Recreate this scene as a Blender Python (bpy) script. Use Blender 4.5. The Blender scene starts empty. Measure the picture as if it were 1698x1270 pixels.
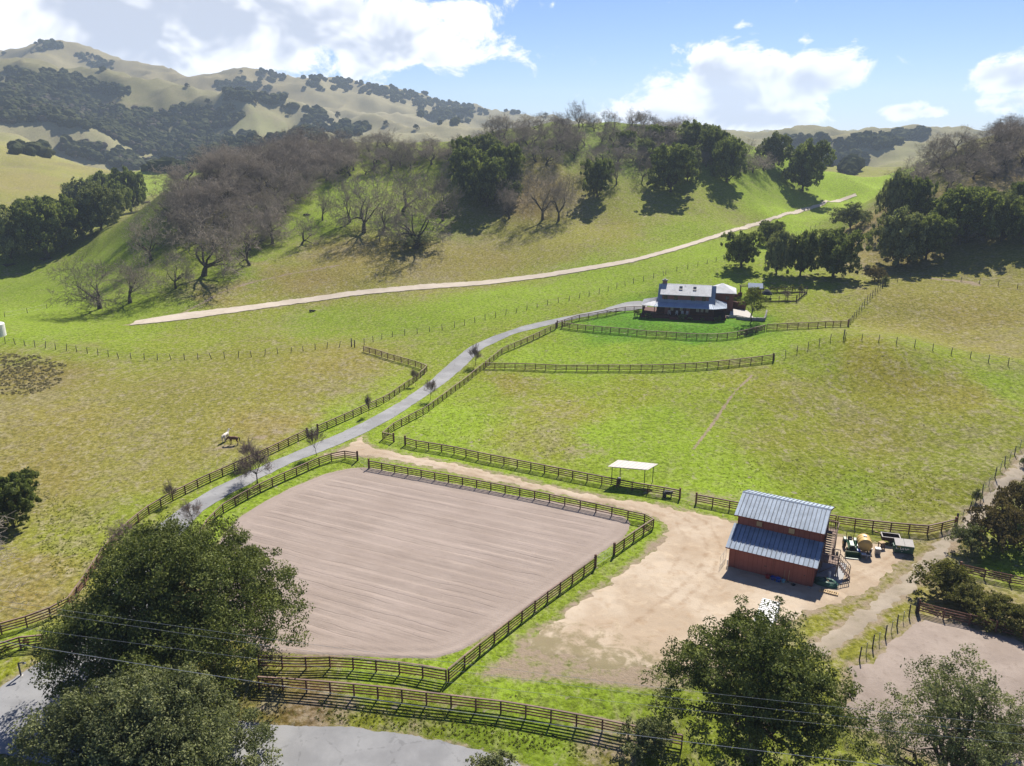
import bpy, bmesh, math, random
import numpy as np
from mathutils import Vector, Matrix, geometry as mgeo

random.seed(7)
RNG = np.random.default_rng(11)
scene = bpy.context.scene
COL = scene.collection
R = math.radians

# ------------------------------------------------------------------ camera
CAM_H, PITCH, FPX, CU, CV = 53.0, R(17.5), 1307.0, 849.0, 635.0
cam_d = bpy.data.cameras.new("camera")
cam_d.sensor_fit = 'HORIZONTAL'
cam_d.sensor_width = 36.0
cam_d.lens = 36.0 * FPX / 1698.0
cam_d.clip_start, cam_d.clip_end = 1.0, 30000.0
cam = bpy.data.objects.new("camera", cam_d)
cam.location = (0, 0, CAM_H)
cam.rotation_euler = (math.pi / 2 - PITCH, 0, 0)
COL.objects.link(cam)
scene.camera = cam

# ------------------------------------------------------------------ light, sky, exposure
HAZE = 0.00012
SUN_EL, SUN_AZ = R(45), R(20)          # azimuth measured from +Y towards +X
vs = scene.view_settings
vs.view_transform = 'Standard'
vs.look = 'None'
vs.exposure = 1.04
vs.gamma = 1.0
vs.use_curve_mapping = False
sun_d = bpy.data.lights.new("sun", 'SUN')
sun_d.energy = 4.7
sun_d.angle = R(0.53)
sun_d.color = (1.0, 0.94, 0.835)
sun = bpy.data.objects.new("sun", sun_d)
sun.rotation_euler = (math.pi / 2 - SUN_EL, 0, math.pi - SUN_AZ)
COL.objects.link(sun)

def ray_dir(u, v):
    a, b = (u - CU) / FPX, (CV - v) / FPX
    return (a, math.cos(PITCH) + b * math.sin(PITCH), -math.sin(PITCH) + b * math.cos(PITCH))

def sky_azel(u, v):
    x, y, z = ray_dir(u, v)
    return math.atan2(x, y), math.atan2(z, math.hypot(x, y))

world = bpy.data.worlds.new("World")
scene.world = world
world.use_nodes = True
wt = world.node_tree
wt.nodes.clear()

class NT:
    """small node-tree helper"""
    def __init__(s, tree): s.t = tree
    def n(s, typ, **kw):
        nd = s.t.nodes.new(typ)
        for k, val in kw.items(): setattr(nd, k, val)
        return nd
    def put(s, sock, val):
        if isinstance(val, bpy.types.NodeSocket): s.t.links.new(val, sock)
        elif isinstance(val, bpy.types.Node): s.t.links.new(val.outputs[0], sock)
        else: sock.default_value = val
    def m(s, op, a, b=None, c=None, clamp=False):
        nd = s.n('ShaderNodeMath', operation=op); nd.use_clamp = clamp
        s.put(nd.inputs[0], a)
        if b is not None: s.put(nd.inputs[1], b)
        if c is not None: s.put(nd.inputs[2], c)
        return nd.outputs[0]
    def mix(s, f, a, b, typ='MIX'):
        nd = s.n('ShaderNodeMix', data_type='RGBA', blend_type=typ)
        s.put(nd.inputs['Factor'], f); s.put(nd.inputs[6], a); s.put(nd.inputs[7], b)
        return nd.outputs[2]
    def noise(s, vec, scale, detail=3, rough=0.55, dist=0.0, dim='3D'):
        nd = s.n('ShaderNodeTexNoise', noise_dimensions=dim)
        if vec is not None: s.put(nd.inputs['Vector'], vec)
        s.put(nd.inputs['Scale'], scale); s.put(nd.inputs['Detail'], detail)
        s.put(nd.inputs['Roughness'], rough); s.put(nd.inputs['Distortion'], dist)
        return nd.outputs[0]
    def ss(s, val, lo, hi, a=0.0, b=1.0):
        nd = s.n('ShaderNodeMapRange', interpolation_type='SMOOTHSTEP')
        s.put(nd.inputs[0], val); s.put(nd.inputs[1], lo); s.put(nd.inputs[2], hi)
        s.put(nd.inputs[3], a); s.put(nd.inputs[4], b)
        return nd.outputs[0]
    def comb(s, x, y, z):
        nd = s.n('ShaderNodeCombineXYZ')
        for i, val in enumerate((x, y, z)): s.put(nd.inputs[i], val)
        return nd.outputs[0]

def build_sky():
    k = NT(wt)
    sky = k.n('ShaderNodeTexSky', sky_type='NISHITA')
    sky.sun_disc = False
    sky.sun_elevation = SUN_EL
    sky.sun_rotation = SUN_AZ
    sky.altitude = 200
    sky.air_density, sky.dust_density, sky.ozone_density = 0.9, 0.05, 3.0
    tc = k.n('ShaderNodeTexCoord')
    sep = k.n('ShaderNodeSeparateXYZ'); k.put(sep.inputs[0], tc.outputs['Generated'])
    az = k.m('ARCTAN2', sep.outputs[0], sep.outputs[1])
    hyp = k.m('SQRT', k.m('ADD', k.m('MULTIPLY', sep.outputs[0], sep.outputs[0]), k.m('MULTIPLY', sep.outputs[1], sep.outputs[1])))
    el = k.m('ARCTAN2', sep.outputs[2], hyp)
    # clouds that can be picked out: (u, v, half width, half height, weight) in picture units -> directions in the sky
    spots = [(1205, 145, 145, 62, 1.0), (1290, 128, 150, 42, 0.8), (1180, 195, 205, 32, 0.95), (1075, 180, 80, 35, 0.6),
             (1420, 137, 40, 17, .55), (1235, 95, 60, 40, .6), (1310, 200, 90, 16, .5),
             (250, 40, 420, 85, 1.05), (560, 45, 260, 62, .95), (60, 35, 260, 80, .8), (400, 108, 110, 28, .6),
             (770, 15, 110, 40, .75), (820, 40, 50, 18, .35), (1660, 130, 62, 28, .85), (1680, 172, 75, 22, .8),
             (1490, 184, 40, 14, .72), (1547, 187, 30, 9, .66), (1332, 66, 26, 12, .55), (1230, 42, 30, 10, .45),
             (905, 5, 30, 14, .5), (1575, 215, 60, 12, .5), (-250, 60, 240, 70, .9), (2000, 120, 150, 50, .9), (2350, 60, 120, 70, .8)]
    azel = k.comb(az, el, 0.0)
    tot = None
    for (u, v, w, h, wt_) in spots:
        a0, e0 = sky_azel(u, v)
        cw = w / FPX * 0.92; ch = h / FPX
        vm = k.n('ShaderNodeVectorMath', operation='MULTIPLY_ADD')
        k.put(vm.inputs[0], azel); vm.inputs[1].default_value = (1 / cw, 1 / ch, 0); vm.inputs[2].default_value = (-a0 / cw, -e0 / ch, 0)
        dt = k.n('ShaderNodeVectorMath', operation='DOT_PRODUCT'); k.put(dt.inputs[0], vm.outputs[0]); k.put(dt.inputs[1], vm.outputs[0])
        g = k.m('MULTIPLY', k.m('POWER', 0.427, dt.outputs['Value']), wt_)
        tot = g if tot is None else k.m('MAXIMUM', tot, g)
    # fair-weather clouds over the rest of the sky
    vec_far = k.comb(k.m('MULTIPLY', az, 2.6), k.m('MULTIPLY', el, 5.2), 4.3)
    far = k.ss(k.noise(vec_far, 1.1, 2, .55), .58, .80, 0.0, 0.8)
    tot = k.m('MAXIMUM', tot, k.m('MULTIPLY', far, k.m('MAXIMUM', k.ss(el, 0.17, 0.32), k.ss(k.m('ABSOLUTE', az), .8, 1.1))))
    vec = k.comb(az, k.m('MULTIPLY', el, 1.35), 0.37)
    vec_up = k.comb(az, k.m('MULTIPLY', k.m('ADD', el, .016), 1.35), 0.37)
    n1 = k.noise(vec, 13.0, 9, .66, .35)
    n1u = k.noise(vec_up, 13.0, 3, .62, .35)
    f0 = k.m('MULTIPLY_ADD', k.m('SUBTRACT', n1, .5), 1.9, tot)
    fu = k.m('MULTIPLY_ADD', k.m('SUBTRACT', n1u, .5), 1.9, tot)
    dens = k.ss(f0, .33, .56)
    # a cloud is grey where there is much cloud between it and the sun above
    shade = k.ss(fu, .55, 1.05)
    lit = k.n('ShaderNodeRGB'); lit.outputs[0].default_value = (11.3, 11.4, 11.8, 1)
    dark = k.n('ShaderNodeRGB'); dark.outputs[0].default_value = (5.6, 6.1, 7.3, 1)
    ccol = k.mix(shade, lit.outputs[0], dark.outputs[0])
    blue = k.mix(1.0, sky.outputs[0], (.62, .72, 1.0, 1), 'MULTIPLY')
    skyc = k.mix(k.m('MULTIPLY', dens, .96), blue, ccol)
    bg = k.n('ShaderNodeBackground'); k.put(bg.inputs[0], skyc); bg.inputs[1].default_value = 0.053
    out = k.n('ShaderNodeOutputWorld'); k.put(out.inputs[0], bg.outputs[0])
build_sky()
world.cycles.sampling_method = 'NONE'

cy = scene.cycles
cy.use_denoising = True
cy.denoiser = 'OPENIMAGEDENOISE'
cy.denoising_prefilter = 'ACCURATE'
cy.max_bounces = 6; cy.diffuse_bounces = 2; cy.glossy_bounces = 2
cy.transmission_bounces = 4; cy.transparent_max_bounces = 8; cy.volume_bounces = 0
cy.sample_clamp_indirect = 4.0
cy.use_adaptive_sampling = True
cy.adaptive_threshold = 0.012
scene.render.use_persistent_data = False

# ------------------------------------------------------------------ terrain heights
def fade(t): return t * t * (3 - 2 * t)
_perm = RNG.random((256, 256))
def vnoise(x, y):
    x = np.asarray(x, float); y = np.asarray(y, float)
    xi = np.floor(x).astype(int); yi = np.floor(y).astype(int)
    fx = fade(x - xi); fy = fade(y - yi)
    a = _perm[xi & 255, yi & 255]; b = _perm[(xi + 1) & 255, yi & 255]
    c = _perm[xi & 255, (yi + 1) & 255]; d = _perm[(xi + 1) & 255, (yi + 1) & 255]
    return (a * (1 - fx) + b * fx) * (1 - fy) + (c * (1 - fx) + d * fx) * fy - .5
def fbm(x, y, o=4):
    s, a = 0.0, 1.0
    for i in range(o):
        s = s + a * vnoise(x * 2 ** i + 17.3 * i, y * 2 ** i - 9.1 * i); a *= .5
    return s

# surveyed profiles: for a bearing (picture column u) the picture row v and the distance ahead in metres
PROF = {
 -330: [(1000,81),(850,105),(700,140),(620,172),(560,200),(535,225),(480,300),(430,340),(360,450),(300,560),(250,700),(205,950),(212,1050),(165,1250),(130,1400),(95,1700),(85,2000),(110,2400),(160,3200),(200,4600)],
 0: [(1000,81),(850,105),(700,140),(620,172),(572,195),(545,213),(525,240),(480,300),(430,340),(400,380),(360,450),(300,560),(265,640),(250,700),(225,850),(205,950),(212,1050),(195,1120),(165,1250),(130,1400),(93,1620),(106,1800),(92,2000),(78,2200),(100,2500),(150,3200),(200,4600)],
 150: [(850,105),(700,141),(600,182),(572,196),(550,212),(535,226),(505,252),(470,290),(430,335),(390,400),(350,480),(310,600),(280,750),(262,900),(252,1000),(235,1100),(214,1180),(218,1240),(195,1320),(170,1400),(140,1500),(116,1600),(128,1780),(100,2000),(74,2250),(100,2550),(150,3200),(200,4600)],
 300: [(850,105),(750,128),(650,160),(592,188),(550,214),(525,230),(505,243),(460,265),(420,285),(370,315),(330,335),(303,352),(312,400),(330,460),(310,600),(285,760),(268,900),(240,1100),(205,1280),(175,1420),(146,1550),(158,1720),(135,1950),(112,2200),(140,2550),(200,4600)],
 450: [(850,105),(700,142),(600,184),(585,192),(550,214),(512,241),(498,250),(470,264),(430,285),(390,310),(330,350),(280,390),(245,430),(230,452),(250,520),(262,650),(255,850),(225,1050),(200,1280),(172,1480),(184,1650),(150,1950),(126,2200),(150,2550),(200,4600)],
 600: [(800,115),(700,142),(600,184),(560,208),(520,235),(494,252),(482,260),(460,270),(430,286),(390,310),(340,350),(300,385),(260,420),(232,448),(247,520),(260,700),(240,950),(215,1200),(195,1420),(207,1600),(170,1950),(140,2200),(165,2600),(205,4600)],
 750: [(700,142),(640,165),(600,182),(550,206),(510,232),(477,258),(464,270),(430,291),(400,310),(350,345),(300,375),(260,400),(230,430),(242,500),(256,700),(240,1000),(215,1300),(200,1600),(170,2100),(190,2600),(210,4600)],
 850: [(700,142),(640,164),(600,180),(550,202),(510,226),(466,262),(456,270),(420,295),(380,318),(330,345),(280,375),(230,410),(208,435),(227,500),(250,700),(240,1000),(215,1500),(185,2200),(200,2700),(212,4600)],
 960: [(700,141),(640,163),(600,178),(550,199),(500,224),(450,262),(441,270),(420,284),(400,300),(370,322),(330,345),(280,375),(230,410),(200,440),(222,520),(250,700),(235,1200),(215,1800),(200,2400),(215,4600)],
 1050: [(700,140),(650,157),(620,168),(560,190),(525,207),(500,220),(470,240),(432,268),(422,276),(395,297),(360,325),(320,355),(270,390),(230,420),(204,450),(226,540),(250,700),(235,1300),(213,2200),(220,4600)],
 1200: [(700,140),(660,151),(620,165),(580,180),(550,193),(520,206),(480,226),(440,252),(387,300),(379,307),(350,335),(320,360),(290,385),(250,415),(228,440),(248,520),(262,700),(240,1300),(220,2200),(222,4600)],
 1330: [(850,105),(750,126),(700,139),(650,152),(600,166),(550,185),(520,199),(480,222),(440,252),(400,290),(352,358),(335,385),(318,405),(290,440),(274,462),(285,530),(290,620),(270,850),(250,1150),(232,1700),(222,2400),(224,4600)],
 1400: [(850,105),(800,115),(750,126),(700,139),(650,152),(600,163),(570,170),(556,175),(545,188),(525,200),(490,214),(460,235),(420,275),(380,320),(345,375),(326,425),(300,500),(287,650),(268,900),(247,1200),(229,1700),(235,2100),(225,4600)],
 1500: [(850,104),(750,125),(700,136),(650,148),(600,158),(576,164),(556,181),(535,195),(500,206),(460,228),(440,245),(400,260),(350,280),(310,300),(285,318),(300,400),(293,620),(262,1000),(240,1250),(215,1600),(225,2000),(224,4600)],
 1600: [(850,103),(750,122),(700,133),(650,145),(610,155),(594,160),(575,174),(550,186),(500,205),(470,222),(430,240),(380,260),(330,280),(280,300),(245,320),(228,332),(245,420),(270,700),(250,1200),(238,1800),(226,4600)],
 1698: [(900,94),(800,110),(750,120),(700,130),(650,143),(610,153),(570,170),(500,200),(450,222),(420,232),(380,250),(320,275),(270,300),(230,320),(203,340),(225,440),(260,700),(245,1200),(226,4600)],
 2030: [(900,94),(800,108),(700,128),(610,150),(500,195),(420,230),(320,275),(230,320),(190,350),(225,450),(260,700),(226,4600)],
}
ctrl = []
for u, prof in PROF.items():
    for v, D in prof:
        x, y, z = ray_dir(u, v); t = D / y
        rho = math.hypot(x * t, D)
        ctrl.append((math.atan2(x, y), math.log(rho), z * t / rho))
# the level yard, the arena and the road below them
for x in (-95, -60, -35, -12, 10, 32, 55, 80):
    for y, z in ((24, -3.2), (38, -2.6), (54, -1.5), (60, -1.0), (66, 0.0), (78, 0.0), (92, 0.0), (108, 0.1)):
        if abs(x) > y * 1.15: continue
        rho = math.hypot(x, y)
        ctrl.append((math.atan2(x, y), math.log(rho), (z - CAM_H) / rho))
ctrl = np.array(ctrl)

AZ = np.linspace(-R(54), R(54), 520)
LR = np.concatenate([np.arange(math.log(24), math.log(48), .012), np.arange(math.log(48), math.log(300), .0036),
                     np.arange(math.log(300), math.log(5200), .0105)])
def tps_fit(c, lam=2e-4):
    n = len(c); d = np.hypot(c[:, None, 0] - c[None, :, 0], c[:, None, 1] - c[None, :, 1])
    K = np.where(d > 0, d * d * np.log(np.maximum(d, 1e-9)), 0) + np.eye(n) * lam
    Pm = np.c_[np.ones(n), c[:, 0], c[:, 1]]
    A = np.block([[K, Pm], [Pm.T, np.zeros((3, 3))]])
    w = np.linalg.solve(A, np.r_[c[:, 2], 0, 0, 0])
    return w
_w = tps_fit(ctrl)
def tps_eval(a, l):
    out = np.empty(a.size); af, lf = a.ravel(), l.ravel(); n = len(ctrl)
    for i in range(0, af.size, 20000):
        d2 = (af[i:i+20000, None] - ctrl[None, :, 0]) ** 2 + (lf[i:i+20000, None] - ctrl[None, :, 1]) ** 2
        K = 0.5 * d2 * np.log(np.maximum(d2, 1e-18))
        out[i:i+20000] = K @ _w[:n] + _w[n] + _w[n+1] * af[i:i+20000] + _w[n+2] * lf[i:i+20000]
    return out.reshape(a.shape)
# evaluate the smooth part on a coarser lattice, then refine
_ac = np.linspace(AZ[0], AZ[-1], 174)
_lc = np.linspace(LR[0], LR[-1], 420)
_ec = tps_eval(*np.meshgrid(_ac, _lc, indexing='ij'))
def bil(G, ga, gl, a, l):
    i = np.clip(np.searchsorted(ga, a) - 1, 0, len(ga) - 2); j = np.clip(np.searchsorted(gl, l) - 1, 0, len(gl) - 2)
    fa = np.clip((a - ga[i]) / (ga[i+1] - ga[i]), 0, 1); fl = np.clip((l - gl[j]) / (gl[j+1] - gl[j]), 0, 1)
    return (G[i, j] * (1-fa) + G[i+1, j] * fa) * (1-fl) + (G[i, j+1] * (1-fa) + G[i+1, j+1] * fa) * fl
GA, GL = np.meshgrid(AZ, LR, indexing='ij')
GR = np.exp(GL); GX = GR * np.sin(GA); GY = GR * np.cos(GA)
GE = bil(_ec, _ac, _lc, GA, GL)
GZ = CAM_H + GE * GR
far_w = np.clip((GR - 260) / 500, 0, 1)
mid_w = np.clip((GR - 110) / 150, 0, 1)
GZ = GZ + fbm(GX / 14, GY / 14, 3) * .35 * np.clip((GR - 100) / 60, 0.05, 1) + mid_w * fbm(GX / 60, GY / 60, 3) * 2.0
# gullies and spurs down the far slopes
gul = np.abs(fbm(GX / 150 + .3 * GZ / 60, GY / 260, 3))
rdg = 1 - np.abs(2 * fbm(GX / 330 + .4 * fbm(GX / 200, GY / 200, 2), GY / 520, 3))
vfar = np.clip((GR - 650) / 700, 0, 1)
GZ = GZ + far_w * (fbm(GX / 170, GY / 170, 4) * 15 - gul * 34 * np.clip((GR - 500) / 500, 0, 1)) + vfar * ((rdg - .55) * 46 - np.abs(fbm(GX / 70, GY / 120, 3)) * 30)
# shallow gullies on the oak hill
hillw = np.clip((GR - 290) / 60, 0, 1) * np.clip((560 - GR) / 60, 0, 1)
GZ = GZ - hillw * np.abs(fbm(GX / 34, GY / 110, 3)) * 5.5

def flatten_disc(px, py, r0, r1, z):
    global GZ
    d = np.hypot(GX - px, GY - py); w = np.clip((r1 - d) / (r1 - r0), 0, 1); w = fade(w)
    GZ = GZ * (1 - w) + z * w

def refresh():
    global GE
    GE = (GZ - CAM_H) / GR
refresh()
def hz(x, y):
    x = np.asarray(x, float); y = np.asarray(y, float); r = np.hypot(x, y)
    return CAM_H + bil(GE, AZ, LR, np.arctan2(x, y), np.log(np.maximum(r, 1))) * r
def H(x, y): return float(hz(np.array([x]), np.array([y]))[0])
def P(u, v):
    """ground point seen at picture position (u, v)"""
    x, y, z = ray_dir(u, v)
    a = math.atan2(x, y); e = z / math.hypot(x, y)
    col = bil(GE, AZ, LR, np.full(LR.shape, a), LR)
    up = np.nonzero(col >= e)[0]
    j = up[0] if len(up) else len(LR) - 1
    if j == 0: l = LR[0]
    else:
        f = (e - col[j-1]) / max(1e-9, col[j] - col[j-1]); f = min(max(f, 0), 1)
        l = LR[j-1] + f * (LR[j] - LR[j-1])
    rho = math.exp(l); X, Y = rho * math.sin(a), rho * math.cos(a)
    return Vector((X, Y, H(X, Y)))
def pix_m(p):
    """metres that one picture pixel covers at a point"""
    return (p.y * math.cos(PITCH) + (CAM_H - p.z) * math.sin(PITCH)) / FPX

# ------------------------------------------------------------------ materials
def srgb(r, g, b):
    f = lambda c: (c / 12.92 if c <= .04045 else ((c + .055) / 1.055) ** 2.4)
    return (f(r / 255), f(g / 255), f(b / 255), 1.0)
def mat(name):
    m = bpy.data.materials.new(name); m.use_nodes = True; m.node_tree.nodes.clear()
    return m, NT(m.node_tree)
def finish(k, col, rough=.8, metal=0.0, bump=None, bstr=.3, bdist=.05, spec=.3):
    b = k.n('ShaderNodeBsdfPrincipled')
    k.put(b.inputs['Base Color'], col); k.put(b.inputs['Roughness'], rough); k.put(b.inputs['Metallic'], metal)
    b.inputs['Specular IOR Level'].default_value = spec
    if bump is not None:
        bn = k.n('ShaderNodeBump'); k.put(bn.inputs['Height'], bump)
        bn.inputs['Strength'].default_value = bstr; bn.inputs['Distance'].default_value = bdist
        k.put(b.inputs['Normal'], bn.outputs[0])
    o = k.n('ShaderNodeOutputMaterial'); k.put(o.inputs[0], b.outputs[0])
    return b
def simple(name, c, rough=.7, metal=0.0, var=.25, scale=6.0, spec=.3, bstr=.15, objvar=0.0):
    """plain surface with mottling and per-object variation"""
    m, k = mat(name)
    g = k.n('ShaderNodeNewGeometry')
    n = k.noise(g.outputs['Position'], scale, 4, .6)
    f = k.m('MULTIPLY_ADD', k.m('SUBTRACT', n, .5), 2 * var, 1.0)
    if objvar:
        oi = k.n('ShaderNodeObjectInfo')
        f = k.m('MULTIPLY', f, k.m('MULTIPLY_ADD', k.m('SUBTRACT', oi.outputs['Random'], .5), 2 * objvar, 1.0))
    col = k.mix(1.0, (*c[:3], 1), f, 'MULTIPLY')
    finish(k, col, rough, metal, n, bstr, .02, spec)
    return m

M = {}
# -- grass and earth of the whole landscape
def ground_material():
    m, k = mat('pasture')
    at = k.n('ShaderNodeAttribute', attribute_name='grass')
    ad = k.n('ShaderNodeAttribute', attribute_name='earth')
    pos = k.n('ShaderNodeNewGeometry').outputs['Position']
    mp = k.n('ShaderNodeMapping'); k.put(mp.inputs[0], pos); mp.inputs['Scale'].default_value = (1, .55, 1); mp.inputs['Rotation'].default_value = (0, 0, .5)
    n_big = k.noise(mp.outputs[0], .055, 5, .6)
    n_mid = k.noise(pos, .33, 5, .65, .3)
    n_fine = k.noise(pos, 1.3, 6, .75)
    n_tuft = k.noise(pos, 2.4, 4, .7)
    base = at.outputs['Color']
    n_streak = k.noise(mp.outputs[0], .8, 5, .7, .6)
    sb = k.n('ShaderNodeSeparateColor'); k.put(sb.inputs[0], base)
    dn = k.ss(k.m('DIVIDE', sb.outputs[0], k.m('ADD', sb.outputs[1], .001)), .55, .98, .12, 1.0)
    dry = k.mix(.6, base, (.180, .150, .095, 1))
    lush = k.mix(.55, base, (.130, .148, .028, 1))
    w1 = k.m('ADD', k.m('MULTIPLY', n_big, .45), k.m('MULTIPLY', n_mid, .55))
    c = k.mix(k.m('MULTIPLY', dn, k.ss(w1, .49, .60, 0, .75)), base, dry)
    c = k.mix(k.m('MULTIPLY', k.m('MULTIPLY_ADD', dn, -.85, 1.0), k.ss(w1, .49, .40, 0, .5)), c, lush)
    c = k.mix(k.m('MULTIPLY', dn, k.ss(n_streak, .50, .64, 0, .6)), c, (.245, .21, .14, 1))
    # pale straw flecks and dark tussocks
    c = k.mix(k.m('MULTIPLY', dn, k.ss(n_fine, .53, .68, 0, .6)), c, (.22, .20, .125, 1))
    c = k.mix(1.0, c, k.ss(n_fine, .30, .62, .55, 1.35), 'MULTIPLY')
    c = k.mix(k.ss(n_tuft, .48, .34, 0, .65), c, (.045, .058, .012, 1))
    n_sp = k.noise(pos, .9, 2, .5)
    c = k.mix(k.ss(n_sp, .66, .74, 0, .6), c, (.27, .225, .19, 1))
    c = k.mix(k.ss(k.noise(pos, 1.05, 2, .5, .0), .30, .24, 0, .8), c, (.030, .030, .014, 1))
    bare = k.m('ADD', ad.outputs['Fac'], k.m('MULTIPLY', k.m('SUBTRACT', k.m('ADD', k.m('MULTIPLY', n_mid, .5), k.m('MULTIPLY', n_fine, .5)), .5), 1.6))
    earth = k.mix(n_fine, (.20, .150, .105, 1), (.29, .235, .175, 1))
    c = k.mix(k.m('MULTIPLY', k.ss(bare, .35, .72), k.ss(ad.outputs['Fac'], 0.02, .15)), c, earth)
    h = k.m('ADD', k.m('MULTIPLY', n_fine, .6), k.m('MULTIPLY', n_tuft, .55))
    finish(k, c, .98, 0, h, .75, .26, .02)
    return m
M['pasture'] = ground_material()

def dirt_material(name, a, b, c2, grass=.0, rut=None, scale=1.0):
    m, k = mat(name)
    pos = k.n('ShaderNodeNewGeometry').outputs['Position']
    n1 = k.noise(pos, .12 * scale, 5, .6, .4); n2 = k.noise(pos, .8 * scale, 5, .65); n3 = k.noise(pos, 5.0, 3, .6)
    col = k.mix(k.ss(n1, .35, .65), a, b)
    col = k.mix(k.ss(n2, .5, .75, 0, .6), col, c2)
    col = k.mix(k.ss(n3, .55, .8, 0, .25), col, (.10, .08, .06, 1))
    if grass:
        gg = k.ss(k.m('ADD', k.m('MULTIPLY', n1, .6), k.m('MULTIPLY', n2, .4)), .62 - grass, .52 - grass, 0, .8)
        col = k.mix(gg, col, (.075, .095, .022, 1))
    finish(k, col, .95, 0, k.m('ADD', n3, k.m('MULTIPLY', n2, 1.2)), .5, .05, .1)
    return m
def yard_material():
    m, k = mat('packed_sand')
    pos = k.n('ShaderNodeNewGeometry').outputs['Position']
    at = k.n('ShaderNodeAttribute', attribute_name='weedy'); ar = k.n('ShaderNodeAttribute', attribute_name='rut')
    n1 = k.noise(pos, .10, 5, .6, .6); n2 = k.noise(pos, .6, 6, .7, .4); n3 = k.noise(pos, 5.0, 3, .6); n4 = k.noise(pos, .25, 6, .65, 1.2)
    col = k.mix(k.ss(n1, .38, .62), (.34, .268, .195, 1), (.42, .348, .268, 1))
    col = k.mix(k.ss(n2, .50, .68, 0, .45), col, (.29, .205, .130, 1))
    col = k.mix(k.ss(n4, .52, .66, 0, .45), col, (.47, .38, .28, 1))
    col = k.mix(k.ss(n3, .55, .75, 0, .2), col, (.14, .105, .075, 1))
    w = k.m('ADD', at.outputs['Fac'], k.m('MULTIPLY', k.m('SUBTRACT', k.m('ADD', k.m('MULTIPLY', n4, .55), k.m('MULTIPLY', n2, .45)), .5), 2.4))
    col = k.mix(k.m('MULTIPLY', k.ss(w, .42, .80, 0, .85), k.ss(at.outputs['Fac'], .02, .2)), col, k.mix(n2, (.13, .125, .045, 1), (.22, .175, .115, 1)))
    col = k.mix(k.m('MULTIPLY', ar.outputs['Fac'], k.ss(n2, .36, .60)), col, (.22, .150, .092, 1))
    finish(k, col, .95, 0, k.m('ADD', n3, k.m('MULTIPLY', n2, 1.6)), .5, .06, .05)
    return m
M['yard'] = yard_material()
M['track'] = dirt_material('gravel_track', (.40, .345, .28, 1), (.46, .40, .33, 1), (.31, .26, .20, 1))
M['twotrack'] = dirt_material('dusty_track', (.25, .21, .16, 1), (.31, .265, .21, 1), (.15, .135, .075, 1))
M['corral'] = dirt_material('corral_dirt', (.24, .195, .165, 1), (.29, .24, .205, 1), (.19, .15, .12, 1), 0, None, 2.0)
def asphalt():
    m, k = mat('worn_asphalt')
    pos = k.n('ShaderNodeNewGeometry').outputs['Position']
    n1 = k.noise(pos, .25, 5, .6); n2 = k.noise(pos, 9.0, 3, .6); n3 = k.noise(pos, 1.3, 4, .6, 1.5)
    col = k.mix(k.ss(n1, .35, .68), (.20, .20, .204, 1), (.265, .265, .268, 1))
    col = k.mix(k.ss(n2, .55, .8, 0, .35), col, (.12, .12, .125, 1))
    v = k.n('ShaderNodeTexVoronoi', feature='DISTANCE_TO_EDGE'); k.put(v.inputs['Vector'], pos); v.inputs['Scale'].default_value = .28
    crack = k.ss(k.m('ADD', v.outputs['Distance'], k.m('MULTIPLY', k.m('SUBTRACT', n3, .5), .25)), .010, .0, 0, .25)
    col = k.mix(crack, col, (.07, .07, .07, 1))
    finish(k, col, .9, 0, n2, .25, .02, .25)
    return m
M['asphalt'] = asphalt()
def arena_material(ang):
    m, k = mat('raked_sand')
    pos = k.n('ShaderNodeNewGeometry').outputs['Position']
    mp = k.n('ShaderNodeMapping', vector_type='TEXTURE'); k.put(mp.inputs[0], pos); mp.inputs['Rotation'].default_value = (0, 0, ang)
    sp = k.n('ShaderNodeSeparateXYZ'); k.put(sp.inputs[0], mp.outputs[0])
    n1 = k.noise(pos, .10, 4, .6); n2 = k.noise(pos, 2.2, 4, .7); n3 = k.noise(pos, 9, 3, .6)
    inn = k.n('ShaderNodeAttribute', attribute_name='inner').outputs['Fac']
    st = k.comb(k.m('MULTIPLY', sp.outputs[0], .05), sp.outputs[1], 0.0)
    s1 = k.noise(st, 1.0, 4, .6, .2); s2 = k.noise(st, 4.0, 3, .6)
    col = k.mix(k.ss(n1, .35, .65), (.255, .207, .178, 1), (.29, .238, .207, 1))
    col = k.mix(k.m('MULTIPLY', inn, k.ss(s1, .48, .70, 0, .35)), col, (.20, .160, .138, 1))
    col = k.mix(k.m('MULTIPLY', inn, k.ss(s1, .50, .30, 0, .3)), col, (.31, .25, .225, 1))
    col = k.mix(k.ss(n2, .55, .8, 0, .35), col, (.15, .115, .10, 1))
    ph = k.m('FRACT', k.m('ADD', k.m('MULTIPLY', sp.outputs[1], .95), k.m('MULTIPLY', k.noise(pos, .14, 3, .5), 1.3)))
    gr_ = k.m('MULTIPLY', k.ss(k.m('ABSOLUTE', k.m('SUBTRACT', ph, .5)), .10, .0), k.m('MULTIPLY', inn, k.ss(k.noise(st, .7, 3, .6), .44, .58)))
    col = k.mix(k.m('MULTIPLY', gr_, .38), col, (.14, .108, .092, 1))
    h = k.m('ADD', k.m('ADD', k.m('MULTIPLY', s2, .6), k.m('MULTIPLY', s1, .7)), k.m('SUBTRACT', k.m('ADD', k.m('MULTIPLY', n2, .6), k.m('MULTIPLY', n3, .35)), k.m('MULTIPLY', gr_, .5)))
    finish(k, col, .95, 0, h, .55, .10, .08)
    return m

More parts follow.
